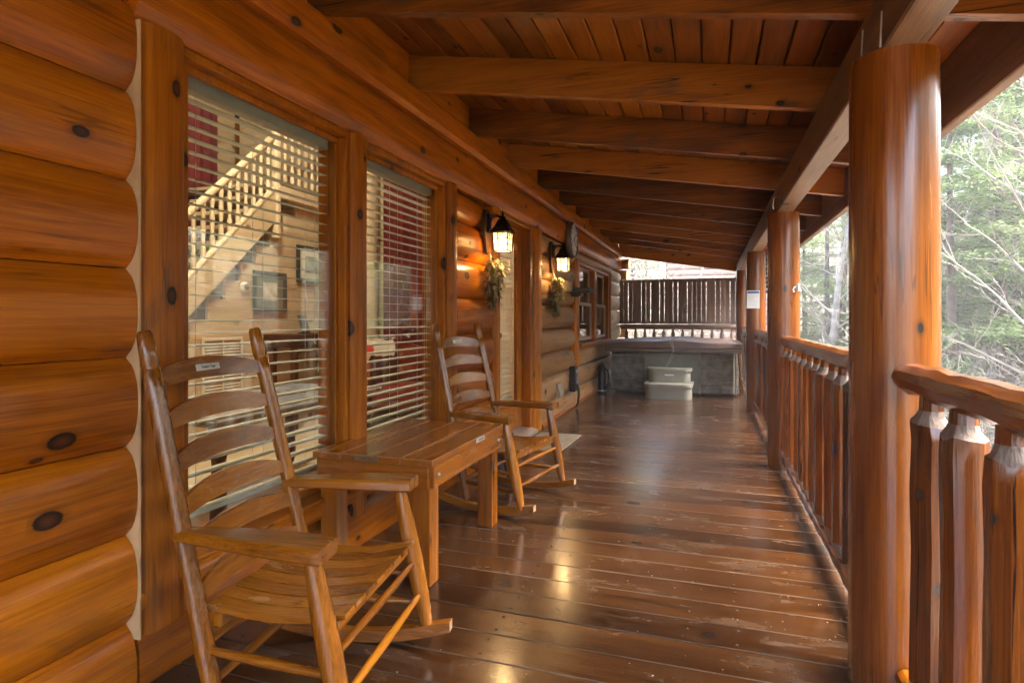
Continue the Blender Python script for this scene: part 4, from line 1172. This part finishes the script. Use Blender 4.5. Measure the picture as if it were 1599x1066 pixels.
# small dark thing standing behind the second chair
t = thing('sand_bucket', 'small dark bucket on the floor behind the far rocking chair', 'bucket', (-1.52, 4.28, 0))
mb = MB(); mb.lathe([(.085, .0), (.11, .26), (.116, .27), (.108, .27), (.083, .02), (0, .02)], 20); mb.build('pail', plain('blue_black_pail', (.02, .025, .035), .5), t, 40)
mb = MB(); mb.tube([(0, -.11, .25), (.02, -.09, .31), (.025, 0, .345), (.02, .09, .31), (0, .11, .25)], .004, 6); mb.build('handle', M_steel, t, 50)

# ---------------------------------------------------------------- ground and hillside
def gz(x, y):
    h = -1.7 - .05 * max(0, min(x - 1, 6))
    h += .42 * max(0, x - 8)
    h += .25 * max(0, y - 34)
    h += .35 * math.sin(x * .31 + y * .17) + .22 * math.sin(x * .73 - y * .52)
    return h if h < 14 else 14 + (h - 14) * .12
mb = MB(); NX, NY = 84, 84; P = []
gx = [-40 + 130 * (i / NX) for i in range(NX + 1)]; gy = [-50 + 170 * (j / NY) for j in range(NY + 1)]
for xx in gx:
    for yy in gy: P.append((xx, yy, gz(xx, yy)))
mb.add(P, [(i * (NY + 1) + j, (i + 1) * (NY + 1) + j, (i + 1) * (NY + 1) + j + 1, i * (NY + 1) + j + 1) for i in range(NX) for j in range(NY)])
m, n, l, Pb = newmat('leaf_litter_ground')
tcn = n.new('ShaderNodeTexCoord'); t1 = n.new('ShaderNodeTexNoise'); t1.inputs['Scale'].default_value = 1.4; t1.inputs['Detail'].default_value = 8; l.new(tcn.outputs['Object'], t1.inputs[0])
cr = ramp(n, [(.3, (.10, .085, .06)), (.5, (.20, .17, .125)), (.7, (.30, .26, .20))]); l.new(t1.outputs[0], cr.inputs[0]); l.new(cr.outputs[0], Pb.inputs[0]); Pb.inputs['Roughness'].default_value = .95
o = mb.build('ground', m, None, 60, fix=False); o['kind'] = 'structure'

# ---------------------------------------------------------------- trees
M_bark = plain('pale_bark', (.21, .19, .16), .85, var=.35, scale=5, bump=.4)
M_twig = plain('pale_twig', (.25, .225, .18), .85, var=.3, scale=3, bump=0)
M_pbark = plain('pine_bark', (.12, .09, .07), .9, var=.35, scale=5, bump=.4)
def leafmat(name, col, tr):
    m, n, l, P = newmat(name)
    tc = n.new('ShaderNodeTexCoord'); nz = n.new('ShaderNodeTexNoise'); nz.inputs['Scale'].default_value = .9; nz.inputs['Detail'].default_value = 4
    l.new(tc.outputs['Object'], nz.inputs[0])
    oi = n.new('ShaderNodeObjectInfo')
    c1 = ramp(n, [(.3, tuple(q * .62 for q in col)), (.7, tuple(min(1, q * 1.35) for q in col))])
    l.new(mth(n, l, 'MULTIPLY_ADD', oi.outputs['Random'], .2, mth(n, l, 'SUBTRACT', nz.outputs[0], .1)), c1.inputs[0])
    l.new(c1.outputs[0], P.inputs[0]); P.inputs['Roughness'].default_value = .6
    tl = n.new('ShaderNodeBsdfTranslucent'); l.new(c1.outputs[0], tl.inputs[0])
    mx = n.new('ShaderNodeMixShader'); mx.inputs[0].default_value = tr
    l.new(P.outputs[0], mx.inputs[1]); l.new(tl.outputs[0], mx.inputs[2]); l.new(mx.outputs[0], n['Material Output'].inputs[0])
    return m
M_pine = leafmat('pine_needle', (.165, .24, .085), .55)
M_shrub = leafmat('shrub_leaf', (.12, .16, .045), .35)
def limb(mb, p, d, L, r0, r1, seg, q, wob, droop, n=5):
    pts, rad = [p.copy()], [r0]
    d = d.normalized()
    for i in range(seg):
        d = (d + Vector((q.uniform(-wob, wob), q.uniform(-wob, wob), q.uniform(-wob, wob) + droop))).normalized()
        p = p + d * (L / seg); pts.append(p.copy()); rad.append(r0 + (r1 - r0) * (i + 1) / seg)
    mb.tube(pts, rad, n, caps=False)
    return pts, rad, d
def bare_tree(seed, H):
    q = random.Random(seed); tm, bm_ = MB(), MB()
    pts, rad, d = limb(tm, Vector((0, 0, -.4)), Vector((q.uniform(-.08, .08), q.uniform(-.08, .08), 1)), H, .012 * H + .03, .015, 9, q, .07, .03, 7)
    nB = q.randrange(20, 27)
    for b in range(nB):
        u = .22 + .76 * (b / nB) ** .8
        i = min(8, int(u * 9)); p = pts[i].lerp(pts[i + 1], u * 9 - i)
        a = b * 2.4 + q.uniform(-.5, .5); L = H * q.uniform(.22, .38) * (1.1 - .75 * u)
        P1, R1, d1 = limb(bm_, p, Vector((math.cos(a), math.sin(a), q.uniform(.35, 1.1))), L, .035 * (1.15 - u) + .008, .006, 5, q, .16, .06, 4)
        for c in range(7):
            v_ = q.uniform(.2, 1.0); i2 = min(4, int(v_ * 5)); p2 = P1[i2].lerp(P1[i2 + 1], v_ * 5 - i2)
            dd = Vector((q.uniform(-1, 1), q.uniform(-1, 1), q.uniform(-.1, 1)))
            P2, R2, d2 = limb(bm_, p2, (dd + d1 * .7), L * q.uniform(.25, .5), .011, .0045, 3, q, .22, .05, 3)
            for e in range(5):
                w_ = q.uniform(.25, 1.0); i3 = min(2, int(w_ * 3)); p3 = P2[i3].lerp(P2[i3 + 1], w_ * 3 - i3)
                limb(bm_, p3, Vector((q.uniform(-1, 1), q.uniform(-1, 1), q.uniform(-.2, 1))) + d2 * .6, L * q.uniform(.10, .24), .006, .003, 2, q, .25, .03, 3)
    return tm.mesh('trunk', M_bark, 60, fix=False), bm_.mesh('crown', M_twig, 60, fix=False)
def pine_tree(seed, H, spread):
    q = random.Random(seed); tm, cm = MB(), MB()
    pts, rad, d = limb(tm, Vector((0, 0, -.4)), Vector((0, 0, 1)), H, .011 * H + .04, .02, 10, q, .025, .02, 8)
    V, F_ = [], []
    nW = int(H * 2.2)
    for wv in range(nW):
        u = .14 + .86 * wv / nW
        i = min(9, int(u * 10)); p = pts[i].lerp(pts[i + 1], u * 10 - i)
        for b in range(q.randrange(2, 5)):
            a = q.uniform(0, 6.28); L = spread * (1.08 - u) ** .75 * q.uniform(.55, 1.1) + .25
            P1, R1, d1 = limb(tm, p, Vector((math.cos(a), math.sin(a), q.uniform(-.15, .3))), L, .022 * (1.2 - u) + .006, .004, 4, q, .10, -.02, 3)
            nt = int(60 + 100 * L)
            for t_ in range(nt):
                v_ = q.uniform(.25, 1.0); i2 = min(3, int(v_ * 4)); c = P1[i2].lerp(P1[i2 + 1], v_ * 4 - i2)
                off = Vector((q.gauss(0, 1), q.gauss(0, 1), q.gauss(0, .28))) * (.13 + .12 * L * v_)
                c = c + off
                dd = (Vector((math.cos(a), math.sin(a), q.uniform(-.5, .2))) + Vector((q.uniform(-1, 1), q.uniform(-1, 1), q.uniform(-.3, .3))) * .8).normalized()
                sd_ = dd.cross(Vector((q.uniform(-.4, .4), q.uniform(-.4, .4), 1))).normalized()
                l_, w_ = q.uniform(.08, .16), q.uniform(.016, .030)
                k = len(V)
                V += [c - dd * l_ * .5, c + sd_ * w_, c + dd * l_, c - sd_ * w_]
                F_.append((k, k + 1, k + 2, k + 3))
    cm.add(V, F_)
    return tm.mesh('trunk', M_pbark, 60, fix=False), cm.mesh('crown', M_pine, None, fix=False)
def brush_bush(seed, H):
    q = random.Random(seed); mb = MB()
    for s_ in range(9):
        a = q.uniform(0, 6.28)
        P1, R1, d1 = limb(mb, Vector((q.uniform(-.3, .3), q.uniform(-.3, .3), -.2)), Vector((math.cos(a) * .5, math.sin(a) * .5, 1)), H * q.uniform(.6, 1.1), .016, .005, 5, q, .16, -.02, 4)
        for c in range(11):
            v_ = q.uniform(.15, 1); i2 = min(4, int(v_ * 5)); p2 = P1[i2].lerp(P1[i2 + 1], v_ * 5 - i2)
            P2, R2, d2 = limb(mb, p2, Vector((q.uniform(-1, 1), q.uniform(-1, 1), q.uniform(-.2, .9))), H * q.uniform(.2, .42), .007, .003, 3, q, .25, -.03, 3)
            for e in range(4):
                p3 = P2[q.randrange(1, 4)]
                limb(mb, p3, Vector((q.uniform(-1, 1), q.uniform(-1, 1), q.uniform(-.4, .8))), H * q.uniform(.08, .2), .0045, .002, 2, q, .3, 0, 3)
    return mb.mesh('bare_shrub', M_twig, 60, fix=False)
def leafy_bush(seed, H):
    q = random.Random(seed); V, F_ = [], []
    for i in range(1500):
        a = q.uniform(0, 6.28); z = H * q.random() ** .8; r_ = H * .55 * math.sqrt(q.random()) * math.sin(math.pi * (.15 + .8 * z / H))
        c = Vector((r_ * math.cos(a), r_ * math.sin(a), z)); dd = Vector((q.uniform(-1, 1), q.uniform(-1, 1), q.uniform(-.4, .6))).normalized(); sd_ = dd.cross(Vector((q.uniform(-1, 1), q.uniform(-1, 1), 1))).normalized()
        k = len(V); L = q.uniform(.04, .08); V += [c - dd * L, c + sd_ * L * .45, c + dd * L, c - sd_ * L * .45]; F_.append((k, k + 1, k + 2, k + 3))
    mb = MB(); mb.add(V, F_); return mb.mesh('foliage', M_shrub, None, fix=False)
BT = [bare_tree(200 + k, h) for k, h in enumerate((9, 10.5, 12, 8, 11, 13))]
PT = [pine_tree(300 + k, h, s_) for k, (h, s_) in enumerate(((11, 2.7), (13, 3.0), (9, 2.3), (12, 3.3)))]
BB = [brush_bush(400 + k, 2.6) for k in range(5)]
LB = [leafy_bush(500 + k, 2.2) for k in range(2)]
qt = random.Random(77)
def plant_tree(kind, proto, x, y, s_, label, group):
    t = thing(kind, label, 'tree', (x, y, gz(x, y)), qt.uniform(0, 6.28), group)
    t.scale = (s_, s_, s_ * qt.uniform(.92, 1.1))
    put('trunk', proto[0], t); put('crown', proto[1], t)
LBB, GBB = 'bare pale barked tree in the thicket beyond the porch railing', 'bare trees on the hillside'
LPP, GPP = 'pale green pine standing among bare trees beyond the railing', 'pines on the hillside'
spots = []
def free(x, y, d):
    for a, b in spots:
        if (a - x) ** 2 + (b - y) ** 2 < d * d: return False
    spots.append((x, y)); return True
cnt = 0
while cnt < 70:
    f = qt.uniform(11, 40); ang = qt.uniform(-.75, 1.42)
    x, y = f * math.cos(ang) * 1.0, 6 + f * math.sin(ang) * 1.25
    if x < 5 and y < 32: continue
    if not free(x, y, 1.3): continue
    plant_tree('bare_tree', BT[qt.randrange(6)], x, y, qt.uniform(.5, .85), LBB, GBB); cnt += 1
cnt = 0
while cnt < 48:
    f = qt.uniform(10, 38); ang = qt.uniform(-.75, 1.35)
    x, y = f * math.cos(ang), 6 + f * math.sin(ang) * 1.25
    if x < 6 and y < 34: continue
    if not free(x, y, 1.8): continue
    plant_tree('pine_tree', PT[qt.randrange(4)], x, y, qt.uniform(.75, 1.15), LPP, GPP); cnt += 1
for (x, y, k, s_) in ((6.0, 18.2, 0, 1.0), (8.6, 21.6, 3, 1.0), (9.4, 25.0, 1, 1.1), (11.8, 28.5, 3, 1.1), (7.6, 25.5, 0, 1.2), (12.6, 33, 1, 1.1), (5.4, 29, 3, 1.0), (4.4, 25.5, 2, 1.1), (6.4, 34, 1, 1.0), (9, 34, 0, 1.1), (15, 37, 3, 1.1), (4.6, 33, 0, 1.0), (13.5, 27, 2, 1.2)):
    plant_tree('pine_tree', PT[k], x, y, s_, LPP, GPP)
# tree in clear view just right of the nearest post: a pine with a visible dark stem
plant_tree('pine_tree', PT[1], 7.6, 19.5, 1.02, 'tall pine with a dark bare stem right of the nearest post', GPP)
plant_tree('bare_tree', BT[2], 5.2, 12.4, .8, 'slender pale bare tree close behind the near handrail', GBB)
for (x, y) in ((-3.5, 31), (-5.0, 36), (-2.6, 39), (-7, 42), (-4.4, 45)):
    plant_tree('pine_tree', PT[qt.randrange(4)], x, y, 1.0, 'pale green pine far behind the privacy screen', 'pines behind the privacy screen')
plant_tree('bare_tree', BT[4], 3.5, 22.0, 1.0, 'pale bare tree seen between the two nearest posts', GBB)
cnt = 0
while cnt < 95:
    f = qt.uniform(6, 24); ang = qt.uniform(-.6, 1.45)
    x, y = f * math.cos(ang), 6 + f * math.sin(ang) * 1.25
    if x < 3.2: continue
    o = put('bare_shrub', BB[qt.randrange(5)], None, (x, y, gz(x, y)), (0, 0, qt.uniform(0, 6.28)))
    s_ = qt.uniform(.7, 1.15); o.scale = (s_, s_, s_); tag(o, 'tangled leafless shrub in the thicket beyond the railing', 'shrub', 'leafless shrubs in the thicket'); cnt += 1
for (x, y) in ((6.4, 13.0), (8.2, 17.5), (9.5, 21.0), (11, 15), (12, 27), (7, 24)):
    o = put('leafy_shrub', LB[qt.randrange(2)], None, (x, y, gz(x, y)), (0, 0, qt.uniform(0, 6.28)))
    s_ = qt.uniform(.8, 1.3); o.scale = (s_, s_, s_); tag(o, 'light green leafy shrub low among the bare twigs', 'shrub', 'leafy shrubs in the thicket')
for (x, y, s_) in ((-1.9, 15.2, 1.6), (-2.5, 17.5, 1.7), (-1.4, 17.2, 1.5), (-2.9, 20, 1.8), (-1.9, 22, 1.8), (-3.4, 25, 2.0)):
    o = put('bare_shrub', BB[qt.randrange(5)], None, (x, y, gz(x, y)), (0, 0, qt.uniform(0, 6.28)))
    o.scale = (s_, s_, s_ * 1.3); tag(o, 'tall bare bush behind the privacy screen', 'shrub', 'bare bushes behind the privacy screen')

# ---------------------------------------------------------------- neighbouring cabin
NC = thing('neighbour_cabin', 'pinkish log cabin standing beyond the privacy screen', 'cabin', (0.6, 27.5, -1.7))
def mnb(ax): return wood('pink_cedar', (.30, .19, .14), (.42, .29, .22), (.52, .38, .30), axis=ax, rough=.6, knots=.3, knot_scale=2.0, hue_var=.2, bump=.2)
z = .1; i = 0
while z < 7.8:
    mb = MB(); mb.tube([(-2.3, 0, 0), (2.3, 0, 0)], .145, 12, sq=(.8, 1)); mb.build('log', mnb('x'), NC, 40, (0, 0, z + .14))
    mb = MB(); mb.tube([(0, .1, 0), (0, 6, 0)], .14, 10); mb.build('log', mnb('y'), NC, 40, (-2.3, 0, z + .14))
    mb = MB(); mb.tube([(0, .1, 0), (0, 6, 0)], .14, 10); mb.build('log', mnb('y'), NC, 40, (2.3, 0, z + .14))
    z += .272
mb = MB(); mb.prism([(-2.9, 7.7), (0, 9.8), (2.9, 7.7), (2.9, 7.9), (0, 10.0), (-2.9, 7.9)], 'y', -.6, 6.4); mb.build('roof', plain('neighbour_shingle', (.10, .085, .075), .9), NC)
mb = MB(); mb.prism([(-2.3, 7.95), (2.3, 7.95), (0, 9.7)], 'y', -.05, .05); mb.build('gable', mnb('x'), NC)
mb = MB(); mb.box((-2.2, .2, 0), (2.2, 5.9, 7.8)); mb.build('inner_wall', mnb('x'), NC)

# ---------------------------------------------------------------- added haze volume that pales the woods
mb = MB(); mb.box((-39, -45, -7), (85, 115, 46))
m, n, l, Pb = newmat('added_haze'); n.remove(Pb)
pv = n.new('ShaderNodeVolumePrincipled'); pv.inputs['Color'].default_value = (.95, .96, .97, 1); pv.inputs['Density'].default_value = .0030; pv.inputs['Anisotropy'].default_value = .1
l.new(pv.outputs[0], n['Material Output'].inputs['Volume'])
o = mb.build('haze', m); o['kind'] = 'stuff'
